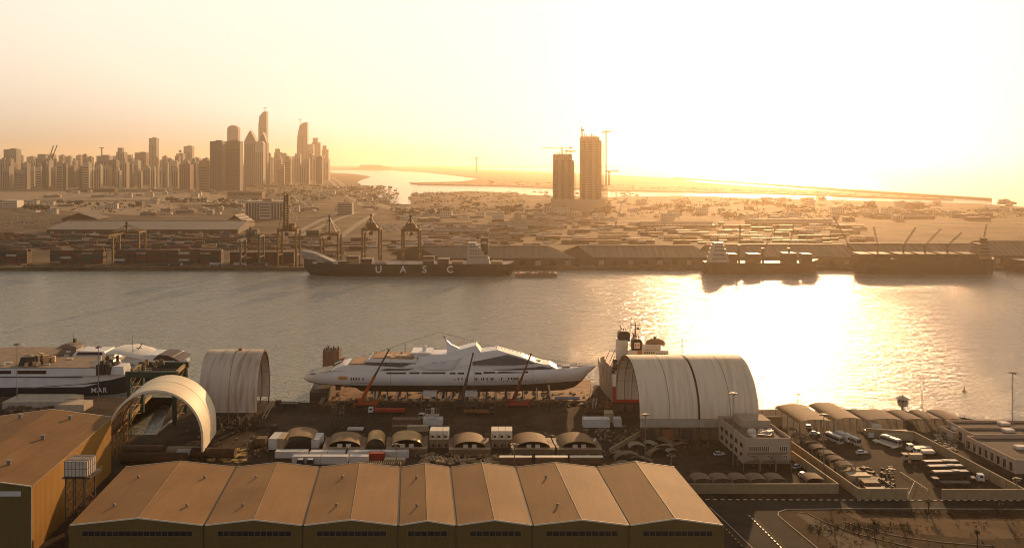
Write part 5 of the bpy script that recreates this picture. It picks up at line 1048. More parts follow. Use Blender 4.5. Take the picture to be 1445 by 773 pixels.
def palm(label, px, y, h, sc=1.0, dead=0):
    p = P(px, y); t = thing('palm_tree', label, 'palm', p[:]); MB().cyl((0, 0, 0), (.1, 0, h*.5), .28, .2, 7).cyl((.1, 0, h*.5), (0, 0, h), .2, .24, 7).build('trunk', M('palm bark', (.10, .06, .035), .9), t); m = MB(); r = random.Random(int(px))
    for k in range(34):
        a = r.uniform(0, 2*pi); e = r.uniform(-.5, 1.3); L = r.uniform(2.0, 3.2)*sc; pr = Vector((0, 0, h)); 
        for s in range(5):
            e2 = e-s*.33; nx = pr+Vector((cos(a)*cos(e2), sin(a)*cos(e2), sin(e2)))*L/5; sd = Vector((-sin(a), cos(a), -.3))*(.34*(1-s*.17))
            m.add([pr-sd, nx-sd*.8, nx, pr], [(0, 1, 2, 3)]); sd2 = Vector((sin(a), -cos(a), -.3))*(.34*(1-s*.17)); m.add([pr, nx, nx+sd2*.8, pr+sd2], [(0, 1, 2, 3)]); pr = nx
    m.build('crown', M('palm leaves', (.055, .05, .022), .7, .3), t)
palm('low bushy palm in the gateway of the trailer yard', 1310, 722, 3.6, .85); palm('date palm on the dark soil island', 1234, 758, 4.6, .95); palm('small palm at the bottom edge on the right verge', 1379, 773, 5.0, .5); palm('thin leaning palm on the right verge by the road', 1413, 726, 3.4, .45)
def shrub_patch(label, px0, px1, y0, y1, n, seed):
    r = random.Random(seed); c = P((px0+px1)/2, (y0+y1)/2); m = MB()
    for i in range(n):
        p = P(r.uniform(px0, px1), r.uniform(y0, y1)); s = r.uniform(.3, .8)
        for k in range(10): q = Vector((p.x-c.x+r.gauss(0, s*.5), p.y-c.y+r.gauss(0, s*.5), r.random()*s)); v = Vector((r.gauss(0, 1), r.gauss(0, 1), r.gauss(0, 1))).normalized()*s*.3; w2 = Vector((r.gauss(0, 1), r.gauss(0, 1), r.gauss(0, 1))).normalized()*s*.3; m.add([q-v, q+w2, q+v, q-w2], [(0, 1, 2, 3)])
    o = m.build('scrub', M('dry scrub leaves', (.07, .05, .025), .9, .4)); tag(o, label, 'scrub', None, c[:]); o['kind'] = 'stuff'
shrub_patch('dry scrub on the soil island', 1150, 1440, 724, 773, 130, 1)
shrub_patch('dark low hedge band curving across the soil island', 1140, 1300, 738, 752, 170, 2)
shrub_patch('dark hedge strip along the road side of the soil island', 1180, 1445, 720, 725, 200, 3)
for i, (px, y) in enumerate(((1256, 702), )): pass
t = thing('yard_gate', 'open white barrier gate at the trailer yard entrance', 'gate', P(1281, 704)[:]); MB().box(0, 0, 0, .4, .4, 3).build('gate_post', CREAM, t); MB().bar((0, 0, 1.1), (9, 14, 1.1), .12).build('gate_bar', CREAM, t)
for a, b, l in (((1270, 668), (1309, 693), 'thin pale barrier running into the trailer yard'), ((1240, 676), (1262, 690), 'short thin barrier beside the trailer yard corner')):
    A, B = P(*a), P(*b); m = MB().bar((0, 0, .8), (B.x-A.x, B.y-A.y, .8), .12); 
    for k in range(6): q = (B-A)*k/5; m.bar((q.x, q.y, 0), (q.x, q.y, .8), .1)
    tag(m.build('road_barrier', CREAM), l, 'barrier', None, A[:])
# ---------------------------------------------------------------- the port across the channel
rnd = random.Random(21)
CCOL = {'rust red': (.11, .024, .014), 'dark green': (.022, .042, .026), 'dull brown': (.07, .036, .02), 'navy blue': (.02, .028, .045), 'sandy tan': (.30, .20, .11), 'dusty white': (.42, .37, .31)}
CM = {k: M('container '+k, c, .6, .25, .4) for k, c in CCOL.items()}
def cont_mesh(mat):
    m = MB().box(0, 0, 0, 12.1, 2.4, 2.55)
    for k in range(11): m.box(-5.5+k*1.1, -1.23, .2, .35, .06, 2.15)
    for s in (-1, 1): m.box(s*5.98, 0, 0, .2, 2.5, 2.62)
    me = m.build('shipping_container', mat); return me
CPROTO = {}
CCNT = [0]; CLEFT = {k: MB() for k in CCOL}
def cont(x, y, z, rz, colr, where, force=False):
    if CCNT[0] < 298 and force:
        if colr not in CPROTO: o = CPROTO[colr] = cont_mesh(CM[colr])
        else: o = CPROTO[colr].copy(); COL.objects.link(o)
        tag(o, colr+' container '+where, 'container', 'shipping containers of the far port', (x, y, z), rz); CCNT[0] += 1
    else: CLEFT[colr].box(x, y, z, 12.1, 2.4, 2.55, rz)
def pick(ws): 
    r = rnd.random(); a = 0
    for k, w_ in ws:
        a += w_
        if r < a: return k
    return ws[-1][0]
DK = (('rust red', .34), ('dull brown', .28), ('dark green', .14), ('navy blue', .19), ('sandy tan', .02), ('dusty white', .01)); LT = (('sandy tan', .34), ('dusty white', .18), ('rust red', .2), ('dull brown', .16), ('navy blue', .06), ('dark green', .06))
# tall front wall of stacks
blocks = ((-6, 50, 6, 'at the left end of the tall quay stacks'), (71, 158, 6, 'in the tall quay stacks left of the open frame crane'), (162, 313, 6, 'in the tall quay stacks between the open frame and grey cranes'), (325, 424, 5, 'in the quay stacks around the raised boom crane'))
for a, b, hgt, wh in blocks:
    d = 1003.0; x = XD(a, d)+6.1
    while x < XD(b, d)-5:
        n = hgt-(rnd.random() < .25)-(rnd.random() < .1)
        for k in range(n): cont(x, d, k*2.62+.01, 0, pick(DK), wh, force=True)
        for j in (1, 2, 3):
            n2 = hgt-(rnd.random() < .4)
            for k in range(n2):
                if k >= n2-1: cont(x, d+j*2.7, k*2.62+.01, 0, pick(DK), '', False)
                else: CLEFT['dull brown'].box(x, d+j*2.7, k*2.62+.01, 12.1, 2.4, 2.55)
        x += 12.6
# scattered fields behind
def field(px0, px1, y0, y1, rows, fill, ws, where, share, rz=0.0, hmax=2):
    for i in range(rows):
        y = y1-(y1-y0)*((i+.3*rnd.random())/rows); d = D(y); x = XD(px0, d)+rnd.uniform(0, 12)
        while x < XD(px1, d):
            if rnd.random() < fill:
                run = rnd.randint(1, 4); hh = rnd.randint(1, hmax); cc = pick(ws)
                for q in range(run):
                    for k in range(hh):
                        if rnd.random() < .45: cc = pick(ws)
                        cont(x, d, k*2.62+.01, rz, cc, where, rnd.random() < share)
                        if rnd.random() < .6: CLEFT[cc].box(x+1, d+2.7, k*2.62+.01, 12.1, 2.4, 2.55, rz)
                    x += 12.6
            x += rnd.uniform(8, 30)
field(-8, 420, 331, 352, 12, .8, DK, 'lying in the low rows behind the quay stacks', .16)
field(425, 640, 338, 362, 8, .6, LT, 'in the rows behind the long black ship', .25)
field(590, 840, 311, 346, 14, .75, LT, 'in the sunlit rows behind the middle warehouse', .14, 0.0)
field(840, 1210, 315, 344, 12, .75, LT, 'in the glaring rows behind the right warehouses', .06)
# ---------------------------------------------------------------- warehouses
WRF = M('brown ribbed warehouse roof', (.15, .11, .07), .6, .14, .02, stripes=('X', 7, .5)); WWL = M('brown warehouse wall', (.10, .065, .038), .8, .2, .05)
def warehouse(label, pxa, pxb, yg, he, hr, half, doors=9, shift=0):
    d = D(yg); x0, x1 = XD(pxa, d), XD(pxb, d); t = thing('warehouse', label, 'warehouse', (x0, d, 0)); w_ = x1-x0
    MB().add([(0, 0, 0), (w_, 0, 0), (w_+shift, 2*half, 0), (shift, 2*half, 0), (0, 0, he), (w_, 0, he), (w_+shift, 2*half, he), (shift, 2*half, he), (shift/2, half, hr), (w_+shift/2, half, hr)], [(0, 1, 5, 4), (1, 2, 6, 9, 5), (2, 3, 7, 6), (3, 0, 4, 8, 7)]).build('wall', WWL, t)
    e = 1.4; s = (hr-he)/half
    MB().hexa([(-e, -e, he-e*s+.1), (w_+e, -e, he-e*s+.1), (w_+e+shift/2, half, hr+.1), (shift/2-e, half, hr+.1)], [(-e, -e, he-e*s+.5), (w_+e, -e, he-e*s+.5), (w_+e+shift/2, half, hr+.5), (shift/2-e, half, hr+.5)]).hexa([(shift/2-e, half, hr+.1), (w_+e+shift/2, half, hr+.1), (w_+e+shift, 2*half+e, he-e*s+.1), (shift-e, 2*half+e, he-e*s+.1)], [(shift/2-e, half, hr+.5), (w_+e+shift/2, half, hr+.5), (w_+e+shift, 2*half+e, he-e*s+.5), (shift-e, 2*half+e, he-e*s+.5)]).build('roof', WRF, t)
    MB().box(w_/2+shift/2, half, hr+.3, w_, 2.4, 1.2).build('ridge_vent', M('ridge vent', (.30, .23, .16), .6), t)
    r = random.Random(int(pxa))
    for k in range(doors): x = w_*(k+.5)/doors; MB().box(x, -.15, 0, min(6, w_/doors*.5), .3, he*.62).build('door', M('warehouse door dark', (.04, .03, .022), .7) if k % 2 else M('warehouse door pale', (.3, .23, .16), .7), t)
    return t
warehouse('very long low brown shed across the left of the container yard', 66, 336, 330, 7, 15, 95, 18, -30)
warehouse('brown ribbed warehouse directly behind the stern of the long black ship', 622, 812, 374.5, 8.6, 18.5, 34, 9, -60)
warehouse('brown ribbed warehouse just right of the ship stern warehouse', 838, 1004, 373.5, 8.6, 18.5, 34, 8, -30); warehouse('brown warehouse behind the middle cargo ship', 1006, 1206, 372.5, 8.6, 19, 34, 9)
warehouse('brown warehouse behind the dark bulk carrier', 1216, 1392, 372.5, 8.6, 20, 34, 8); warehouse('brown warehouse at the far right of the quay', 1396, 1540, 371, 9, 22, 34, 6)
for i, (a, b, y) in enumerate(((612, 690, 331), (700, 800, 322), (905, 1010, 322), (1060, 1180, 318), (1240, 1320, 309))): warehouse(('low distant shed left of the twin unfinished towers', 'low distant shed below the twin unfinished towers', 'low distant shed right of the twin towers', 'low distant shed behind the middle cargo ship cranes', 'low distant shed behind the bulk carrier cranes')[i], a, b, y, 5, 9, 22, 5)
def tent_hall(label, a, b, yg, yt):
    d = D(yg); x0, x1 = XD(a, d), XD(b, d); h = HT(yt, d+25); t = thing('pitched_hall', label, 'hall', (x0, d, 0)); w_ = x1-x0
    MB().prof([(0, 0), (w_, 0), (w_, h*.35), (w_/2, h), (0, h*.35)], 25, y0=25).build('wall', M('dark hall gable', (.07, .035, .022), .8), t); MB().prof([(-3, h*.31), (w_/2, h+.2), (w_+3, h*.31), (w_+3, h*.36), (w_/2, h+1.2), (-3, h*.36)], 27, y0=25).build('roof', WRF, t)
tent_hall('dark red gabled hall behind the very long shed', 88, 136, 313, 300); tent_hall('brown pitched hall in front of the white columned building', 318, 345, 320, 303)
# ---------------------------------------------------------------- quay cranes
CY = M('ochre quay crane paint', (.17, .085, .018), .5, .2, .1); CDK = M('dark quay crane paint', (.07, .045, .03), .6, .2, .1)
def quay_crane(label, px0, px1, ytop, yapex, d=968.0, boom_up=False, mat=CY, house=True, yb=372, both=True):
    x0, x1 = XD(px0, d), XD(px1, d); w_ = x1-x0; t = thing('quay_crane', label, 'quay crane', ((x0+x1)/2, d, 0)); h = HT(ytop+7, d); ha = HT(yapex, d); dp = 18
    for sx in (-1, 1):
        for y in (0, dp): MB().box(sx*(w_/2-1), y, 0, 1.9, 1.7, h).build('leg', mat, t)
    MB().box(0, 0, h-1.4, w_, 2, 3.2).box(0, dp, h-1.4, w_, 2, 3.2).build('portal_beam', mat, t); MB().box(-(w_/2-1), dp/2, h-1, 1.7, dp, 2.4).box((w_/2-1), dp/2, h-1, 1.7, dp, 2.4).box(-(w_/2-1), dp/2, h*.3, 1.0, dp, 1.2).box((w_/2-1), dp/2, h*.3, 1.0, dp, 1.2).build('side_beam', mat, t)
    b = MB(); 
    for sx in (-1, 1): b.bar((sx*(w_/2-1), 0, h*.35), (sx*(w_/2-1), dp, h), .5); b.bar((sx*(w_/2-1), 0, h), (0, 2, ha-2), .55); b.bar((sx*(w_/2-1), dp, h), (0, 3, ha-2), .45)
    for q in range(9): b.bar((-w_/2+1+q*(w_-2)/8, -.9, h+1.8), (-w_/2+1+q*(w_-2)/8, -.9, h+3), .12)
    b.bar((-w_/2, -.9, h+3), (w_/2, -.9, h+3), .15); b.build('bracing', mat, t)
    if house: MB().box(0, dp*.62, h+1.8, w_*.55, 9, 5.6).box(w_*.12, 0, h+1.8, w_*.35, 3, 4).build('machinery_house', mat, t)
    if boom_up:
        bm = MB(); 
        for s in (-1, 1): bm.box(s*2.0, -3, h-1, 1.9, 2.4, ha-h)
        for k in range(14): bm.box(0, -3, h+2+k*(ha-h-4)/14, 3, .8, 1.6)
        bm.build('raised_boom', mat, t)
    else:
        bm = MB(); L = 36
        for s in (-1, 1): bm.box(s*1.5, -L/2+6, h-1.5, 1.0, L+20, 1.8)
        for k in range(16): bm.box(0, -L+4+k*3.4, h-1, 3.2, .4, .5)
        bm.build('boom', mat, t); MB().box(0, 2, h+1.6, 1.6, 1.6, ha-h-2).ball((0, 2, ha), 1.6, 8, 5).box(0, 2, ha-5, 3.4, 1.2, 1).build('apex_tower', CDK if mat is CY else mat, t); MB().bar((0, 2, ha), (0, -L+8, h), .3).bar((0, 2, ha), (0, 24, h), .3).build('stay', mat, t)
    MB().box(1.5, -6, h-5.5, 3.6, 3, 3.6).box(-.5, -9, h-11, 6, 2.4, .8).bar((0, -9, h-10), (0, -9, h-1), .2).build('trolley_cabin', CDK, t)
quay_crane('dark quay crane with its boom raised straight up like a mast', 391, 419, 318, 272, boom_up=True)
quay_crane('ochre quay crane over the bow of the long black ship, leftmost of three', 451, 478, 324, 305, house=False)
quay_crane('ochre quay crane with cab house amidships, middle of three', 510, 536, 317, 304); quay_crane('ochre quay crane with cab house amidships, rightmost of three', 566, 592, 318, 305)
quay_crane('low grey quay crane at the container stacks, left of the raised boom', 338, 367, 327, 322, mat=M('grey crane paint', (.10, .075, .05), .6)); quay_crane('yellow legged open frame crane among the left container stacks', 158, 197, 321, 315, d=1015, mat=CY, house=False)
# ---------------------------------------------------------------- cargo ships
def cargo_ship(label, pxa, pxb, yw, ydk, bow, d, B, hull, sup, name='cargo_ship', fore=5.0):
    x0, x1 = XD(pxa, d), XD(pxb, d); L = x1-x0; zd = HT(ydk, d); t = thing(name, label, 'ship', (x0, d, 0)); W = WZ-.5
    f = (lambda u: u*L) if bow > 0 else (lambda u: L-u*L)
    st = [(0, .55, .4, 1.5), (.02, .8, .65, 0), (.08, 1, 1, 0), (.5, 1, 1, 0), (.82, 1, .95, 0), (.91, .86, .6, fore*.3), (.965, .5, .22, fore*.8), (1.0, .06, .02, fore)]
    rings = []
    for u, kd, kw, dz in st:
        x = f(u); xw = f(min(u, .97)) if u > .9 else (f(.012) if u == 0 else x); b = B/2
        rings.append([(xw, b-b*kw, W), (x, b-b*kd, (zd+W)/2+dz*.5), (x, b-b*kd, zd+dz), (x, b+b*kd, zd+dz), (x, b+b*kd, (zd+W)/2+dz*.5), (xw, b+b*kw, W)])
    if bow > 0: rings = [r[::-1] for r in rings]
    MB().loft(rings, caps=True, smooth=False).build('hull', hull, t)
    return t, x0, L, zd
BH = M('black ship hull', (.010, .009, .008), .5, .4, .05); SW = M('grey white ship paint', (.36, .32, .27), .5, .12, .1); BRH = M('brown ship hull', (.10, .045, .02), .6, .3, .05)
t, x0, L, zd = cargo_ship('long black container ship lettered UASC moored on the far side of the channel', 424, 724.5, 393.5, 373, -1, 912.0, 32, BH, SW, 'container_ship', 5)
X0 = lambda px, dd=912: XD(px, dd)-x0
m = MB().prof([(X0(423.6), HT(362, 912)), (X0(421.8), HT(355.5, 912)), (X0(440), HT(358.5, 912)), (X0(468), HT(370.8, 912)), (X0(450), HT(371, 912))], 7.5, y0=16); m.build('forecastle', M('pale bow paint', (.25, .22, .19), .5, .2), t)
m = MB(); rnd2 = random.Random(1)
for i, (a, b, yb, yt) in enumerate(((659, 690, 374, 366), (658, 688, 366, 361), (658.5, 682, 361, 356), (659, 679, 356, 351.5), (659.5, 675, 351.5, 347), (660, 671, 347, 343.5))): m.box((X0(a)+X0(b))/2, 16, HT(yb, 912), X0(b)-X0(a), 24-i, HT(yt, 912)-HT(yb, 912)-.1)
su = m.build('superstructure', SW, t); m = MB()
for i, (a, b, y) in enumerate(((662, 686, 363.5), (662, 680, 358.5), (662, 677, 354), (662, 673, 349.3), (661.5, 669.5, 345.3))):
    n = int((b-a)/2.4)
    for k in range(n): m.box(X0(a+1+k*2.4), 16-(24-i)/2-.08, HT(y+.8, 912), .9, .2, 1.0)
m.build('windows', DGLASS, su)
m = MB().box(X0(683), 16, HT(366, 912), X0(688)-X0(677.5), 9, HT(337, 912)-HT(366, 912)); m.build('funnel', M('dark brown funnel', (.09, .035, .015), .5), t); MB().box(X0(683), 11.4, HT(345.5, 912), X0(687.5)-X0(679), .3, 2.2).build('funnel_band', M('pale funnel band', (.4, .36, .3), .5), t)
m = MB().cyl((X0(668), 16, HT(343.5, 912)), (X0(668), 16, HT(333, 912)), .5, .2, 6).bar((X0(665), 16, HT(338, 912)), (X0(671), 16, HT(338, 912)), .3).cyl((X0(664), 16, HT(343.5, 912)), (X0(664), 16, HT(336, 912)), .3, .15, 6).bar((X0(683), 16, HT(337, 912)), (X0(676), 16, HT(331, 912)), .5); m.build('mast', DSTEEL, t)
for ch, px in (('U', 534.2), ('A', 568.8), ('S', 599), ('C', 635)): lettering(ch, (X0(px), -.12, HT(384.6, 912)), 10.2, (R(90), 0, 0), M('grey white letters', (.55, .54, .52), .6), t, .1, 'hull_letter')
m = MB()
for k in range(70): m.bar((X0(470)+k*(X0(655)-X0(470))/69, .4, zd), (X0(470)+k*(X0(655)-X0(470))/69, .4, zd+1.2), .12)
m.bar((X0(470), .4, zd+1.2), (X0(655), .4, zd+1.2), .1); m.build('deck_rail', STEEL, t)
for a, b, n, h, c in ((476, 488, 1, 1, LT), (488, 505, 1, 3, LT), (508, 530, 2, 2, LT), (529, 545, 1, 1, LT), (596, 613, 1, 3, DK), (617, 635, 1, 2, LT), (637, 656, 1, 1, LT), (693, 710, 1, 1, LT), (440, 452, 1, 1, LT)):
    x = XD(a, 912)+6
    while x < XD(b, 912)-2:
        for j in range(5):
            for k in range(h): cont(x, 914+j*2.6+3, zd+.05+k*2.62, 0, pick(c), 'on the deck of the long black ship', j < 2 or k == h-1)
        x += 12.5
o = MB().prof([(0, -4), (44, -4), (45, -.8), (44, 0), (0, 0)], 7, y0=7).build('barge', M('barge deck', (.2, .13, .08), .8, .3)); tag(o, 'low flat barge moored just behind the stern of the long black ship', 'barge', None, (XD(727, 905), 905, .5))
m = MB(); r_ = random.Random(3)
for k in range(14): m.box(r_.uniform(3, 40), r_.uniform(1, 12), 0, 3, 2, 1.2)
m.build('deck_cargo', M('rusty brown plating', (.16, .10, .06)), o)
t, x0, L, zd = cargo_ship('brown cargo ship with white aft house and lattice cranes, left of the bulk carrier', 993, 1160, 381.5, 371, 1, 930, 22, BRH, SW, fore=3)
def ship_house(t, x0, d, B, a, b, ys, z0, wm=SW):
    m = MB(); n = len(ys)
    for i in range(n): k = 1-i*.13; cx = (XD(a, d)+XD(b, d))/2-x0; w_ = (XD(b, d)-XD(a, d))*k; zb = z0 if i == 0 else HT(ys[i-1], d); m.box(cx, B/2, zb, w_, B*.75-i, HT(ys[i], d)-zb-.1)
    h = m.build('superstructure', wm, t); g = MB()
    for i in range(n): cx = (XD(a, d)+XD(b, d))/2-x0; g.box(cx, B/2-(B*.75-i)/2-.06, HT(ys[i], d)-1.9, (XD(b, d)-XD(a, d))*(1-i*.13)*.8, .2, .9)
    g.build('window_band', DGLASS, h); MB().cyl((cx, B/2, HT(ys[-1], d)), (cx, B/2, HT(ys[-1], d)+8), .4, .15, 6).bar((cx-2.4, B/2, HT(ys[-1], d)+5), (cx+2.4, B/2, HT(ys[-1], d)+5), .25).build('mast', DSTEEL, h)
ship_house(t, x0, 930, 22, 1003, 1029, (364, 358, 352, 347, 343), zd)
def deck_crane(parent, x, y, z0, ph, tip, mat=CDK, nm='deck_crane'):
    m = MB().cyl((x, y, z0), (x, y, z0+ph), 1.3, 1.0, 8).box(x, y, z0+ph, 3.2, 3.2, 3); c = m.build(nm, mat, parent); b = MB().lattice((x, y-1, z0+ph+1), tip, 1.3, 8, .22); b.bar((x, y, z0+ph+3), tip, .12); b.build('jib', mat, c)
for px, ptip, yt, ph in ((1047, 1047.5, 318, 16), (1081, 1101, 319, 12), (1118, 1124, 316, 12)): deck_crane(t, XD(px, 930)-x0, 11, zd, ph, (XD(ptip, 930)-x0, 9, HT(yt, 930)), CY)
for a, b, yt in ((1030, 1042, 359), (1058, 1075, 359), (1108, 1126, 358), (1135, 1148, 359)): MB().box((XD(a, 930)+XD(b, 930))/2-x0, 11, zd, XD(b, 930)-XD(a, 930), 15, HT(yt, 930)-zd).build('hatch_cover', BRH, t)
t, x0, L, zd = cargo_ship('dark bulk carrier with four slewed deck cranes at the right of the far quay', 1208, 1408, 381, 366, -1, 926, 28, M('dark brown hull', (.035, .02, .012), .6, .3), SW, 'bulk_carrier', 5)
ship_house(t, x0, 926, 28, 1384, 1402, (359, 354, 349.5, 345), zd, M('brown house paint', (.24, .15, .09), .6)); MB().box(XD(1394, 926)-x0+3, 14, HT(345, 926), 6, 5, 6).build('funnel', CDK, t)
for a, b in ((1215, 1232), (1236, 1260), (1270, 1293), (1300, 1324), (1332, 1356), (1364, 1383)): MB().box((XD(a, 926)+XD(b, 926))/2-x0, 14, zd, XD(b, 926)-XD(a, 926), 20, 5.6).build('hatch_cover', M('dark brown hull', (.035, .02, .012)), t)
for px, ptip, yt in ((1246, 1239, 321), (1283, 1299, 322), (1314, 1335, 324), (1346, 1365, 329)): deck_crane(t, XD(px, 926)-x0, 14, zd, 13, (XD(ptip, 926)-x0, 11, HT(yt, 926)), CDK)
t, x0, L, zd = cargo_ship('bow of a dark ship cut off by the right edge', 1424, 1560, 378, 368, -1, 945, 20, M('dark brown hull', (.035, .02, .012)), SW, fore=3); ship_house(t, x0, 945, 20, 1500, 1520, (360, 354), zd)
def harbour_crane(label, bx, tipx, ytip, yb=352, ph=14, d=None):
    d = d or D(yb); t = thing('harbour_crane', label, 'crane', (XD(bx, d), d, 0)); MB().box(0, 0, 0, 9, 9, 3).build('base', CDK, t); deck_crane(t, 0, 0, 3, ph, (XD(tipx, d)-XD(bx, d), -2, HT(ytip, d)), CDK, 'slewing_tower')
harbour_crane('lattice harbour crane leaning left between the middle and right ships', 1197, 1175, 304, 366); harbour_crane('small dark crane behind the bulk carrier superstructure', 1386, 1391, 316, 360, 8); harbour_crane('thin distant lattice crane standing alone below the twin towers', 869, 878, 284, 322, 6); harbour_crane('thin crane on the distant shore left of the rock spit', 553, 561, 276, 296, 5)
for a in (('quay floodlight mast left of the middle container rows', 660, 262, 2100), ('quay floodlight mast in the left container yard', 34, 322, 1070), ('quay floodlight mast left of the raised boom crane', 237, 318, 1120), ('quay floodlight mast behind the middle warehouse', 767, 330, 1120)): lamp_mast(*a)
for i, (px, c) in enumerate(((232, 'dark green'), (248, 'dark green'), (305, 'dusty white'), (339, 'dusty white'), (368, 'dull brown'))):
    lorry('container lorry on the far quay apron, %s from the left' % ('first', 'second', 'third', 'fourth', 'fifth')[i], px, 375, 15, WB, CM[c], -1, 0, 2.0, 'container_lorry')
debris('parked cars and glinting gear at the left of the container yard', 0, 70, 306, 322, 260, 4, M('glinting metal', (.35, .25, .16), .3, .5, metal=.6), 31, 'parked cars', 'car_park')
debris('white stored yachts and tanks behind the quay cranes', 530, 660, 318, 327, 190, 6, M('container dusty white', (.45, .42, .38)), 32, 'boats', 'stored_boats', 1.4)
debris('goods and small vehicles along the far quay apron', 600, 1440, 373.5, 376, 150, 4, WWL, 33, 'quay goods', 'quay_goods')
debris('brown boxes and vehicles along the left far quay apron', 0, 430, 374, 376, 60, 5, WWL, 34, 'quay goods', 'quay_goods')
kerb('dark timber faced edge of the far quay', [(-300, 378.0), (1700, 377.1)], 1.2, BLACK, .0)
# ---------------------------------------------------------------- columned white building and others
d = D(309); x0, x1 = XD(346, d), XD(403, d); t = thing('office_building', 'pale office building with tall columns behind the very long shed', 'building', (x0, d, 0)); w_ = x1-x0; h = HT(284, d); PB = M('pale stone cladding', (.48, .40, .31), .8, .1, .03)
MB().box(w_/2, 14, 0, w_, 24, h-1).build('walls', DGLASS if 0 else M('brown glass wall', (.09, .06, .045), .4), t); m = MB()
for k in range(15): m.box(w_*(k+.2)/14.4, 1, 0, 1.8, 3, h)
m.box(w_/2, 1, h-4, w_, 3.4, 4).box(w_/2, 13, h-1, w_, 26, 1.2).build('columns', PB, t)
m = MB().box(w_*.5, -1, 0, w_*.28, 6, h*.9)
ce = m.build('central_bay', PB, t); m = MB()
for k in range(5): m.box(w_*.5, -4.1, 5+k*6.2, w_*.24, .3, 2.6)
m.build('window_band', DGLASS, ce); MB().box(w_*.52, 12, h, w_*.22, 10, 5).build('roof_house', M('brown house paint', (.24, .15, .09)), t)
def slab_block(label, a, b, yg, yt, col, floors=7, dep=24):
    d = D(yg); x0, x1 = XD(a, d), XD(b, d); w_ = x1-x0; h = HT(yt, d); t = thing('office_building', label, 'building', (x0, d, 0)); MB().box(w_/2, dep/2, 0, w_, dep, h).build('walls', col, t); m = MB()
    for k in range(floors): m.box(w_/2, -.2, h*(k+.4)/floors, w_*.93, .5, h/floors*.4)
    m.build('window_band', DGLASS, t)
slab_block('square pale office block above the leftmost ochre quay crane', 476, 496.5, 303, 286, M('grey stone', (.32, .27, .22), .8)); slab_block('low cream building with a dark roof at the left edge', 3, 24, 293, 283, CREAM, 3, 30); slab_block('long two storey block in front of the left skyline', 104, 162, 271, 266.5, WWL, 2, 30); slab_block('green grey box building behind the leftmost ochre crane', 432, 450, 337, 325, M('grey green sheet', (.07, .075, .05), .8), 1, 20); slab_block('low blank wall block below the two dark slab towers', 320, 370, 280, 270, M('dusty brown wall', (.26, .19, .13), .9), 1, 30)
m = MB(); A, B_ = P(425, 300), P(450, 301)
m.tube([(x, 0, 10*math.sin(pi*(x+20)/40)+2) for x in range(-20, 21, 4)], .8); tag(m.build('arched_footbridge', DSTEEL), 'thin dark arch over the road right of the raised boom crane', 'bridge', None, P(434, 303)[:])
# ---------------------------------------------------------------- low houses, trees, plots and roads of the plain
SAND = ground_mat('pale sand plots', (.20, .15, .10), (.34, .27, .19), .05); SCRB = ground_mat('scrub and trees ground', (.05, .042, .022), (.16, .12, .07), .02); PAVE = ground_mat('pale distant road', (.22, .18, .14), (.32, .27, .2), .02)
for i, q in enumerate((((-60, 271), (110, 270), (300, 272), (330, 279), (180, 282), (-60, 283)), ((60, 286), (230, 284), (255, 292), (210, 305), (130, 300), (60, 296)), ((190, 276), (330, 275), (360, 281), (250, 290)), ((90, 263), (250, 262), (300, 267), (100, 268)))): sheet('sandy_ground', q, SAND, .10+.01*i)
for i, q in enumerate((((300, 268), (440, 258), (520, 262), (540, 272), (460, 280), (350, 276)), ((570, 293), (860, 296), (870, 304), (560, 301)), ((870, 297), (1060, 294), (1070, 303), (880, 306)), ((1100, 297), (1445, 300), (1445, 306), (1120, 305)), ((-40, 300), (60, 297), (90, 308), (-40, 316)))): sheet('scrub_ground', q, SCRB, .06+.012*i)
def ribbon(name, pts, w_, mat, z):
    q = [P(*p) for p in pts]; L_ = []; R_ = []
    for i, p in enumerate(q): u = (q[min(i+1, len(q)-1)]-q[max(i-1, 0)]).normalized(); n = Vector((u.y, -u.x, 0))*w_/2; L_.append(p+n); R_.append(p-n)
    v = [(p.x, p.y, z) for p in L_]+[(p.x, p.y, z) for p in R_]; n = len(q); struct(name, MB().add(v, [(i, n+i, n+i+1, i+1)[::1] for i in range(n-1)]), mat)
ribbon('coast_road', [(468, 250), (478, 256), (487, 264), (500, 272), (520, 283), (548, 294), (600, 303), (680, 309), (760, 312)], 26, PAVE, .2); ribbon('coast_road', [(462, 251), (470, 258), (476, 266), (490, 276), (505, 286), (525, 297)], 18, PAVE, .23)
for i, q in enumerate((((505, 299), (470, 312), (425, 333)), ((480, 300), (450, 312), (415, 330)), ((530, 301), (505, 316), (480, 335)))): ribbon('port_road', q, 12, PAVE, .26+.02*i)
ribbon('port_road', [(870, 290), (960, 284), (1050, 288), (1180, 291), (1445, 296)], 16, PAVE, .33); ribbon('port_road', [(620, 309), (850, 313), (1100, 310), (1445, 315)], 16, PAVE, .36); ribbon('port_road', [(-40, 285), (120, 283), (330, 281), (470, 289)], 14, PAVE, .39)
HM = [M('low house cream', (.42, .33, .23), .85, .15, .05), M('low house brown', (.22, .155, .10), .85, .2, .05), M('low house white', (.55, .47, .37), .8, .1, .05)]
hp = []
for i in range(6):
    r = random.Random(40+i); t = thing('low_house', 'x', 'house'); w_ = (14, 20, 30, 12, 40, 24)[i]; h = (6, 7, 5, 9, 6, 12)[i]; dp = (12, 14, 16, 12, 18, 14)[i]
    MB().box(0, 0, 0, w_, dp, h).build('walls', HM[i % 3], t); MB().box(0, 0, h+.01, w_+.5, dp+.5, .6).box(w_*.2, 0, h+.6, w_*.3, dp*.4, 2).build('roof', HM[(i+2) % 3], t); m = MB(); n = max(3, w_//4)
    for z in ([h*.45] if h < 8 else [h*.2, h*.6]):
        for k in range(n): m.box(-w_/2+w_*(k+.5)/n, -dp/2-.05, z, 1.4, .3, h*.22)
    m.build('windows', DGLASS, t); hp.append(t)
index_kids()
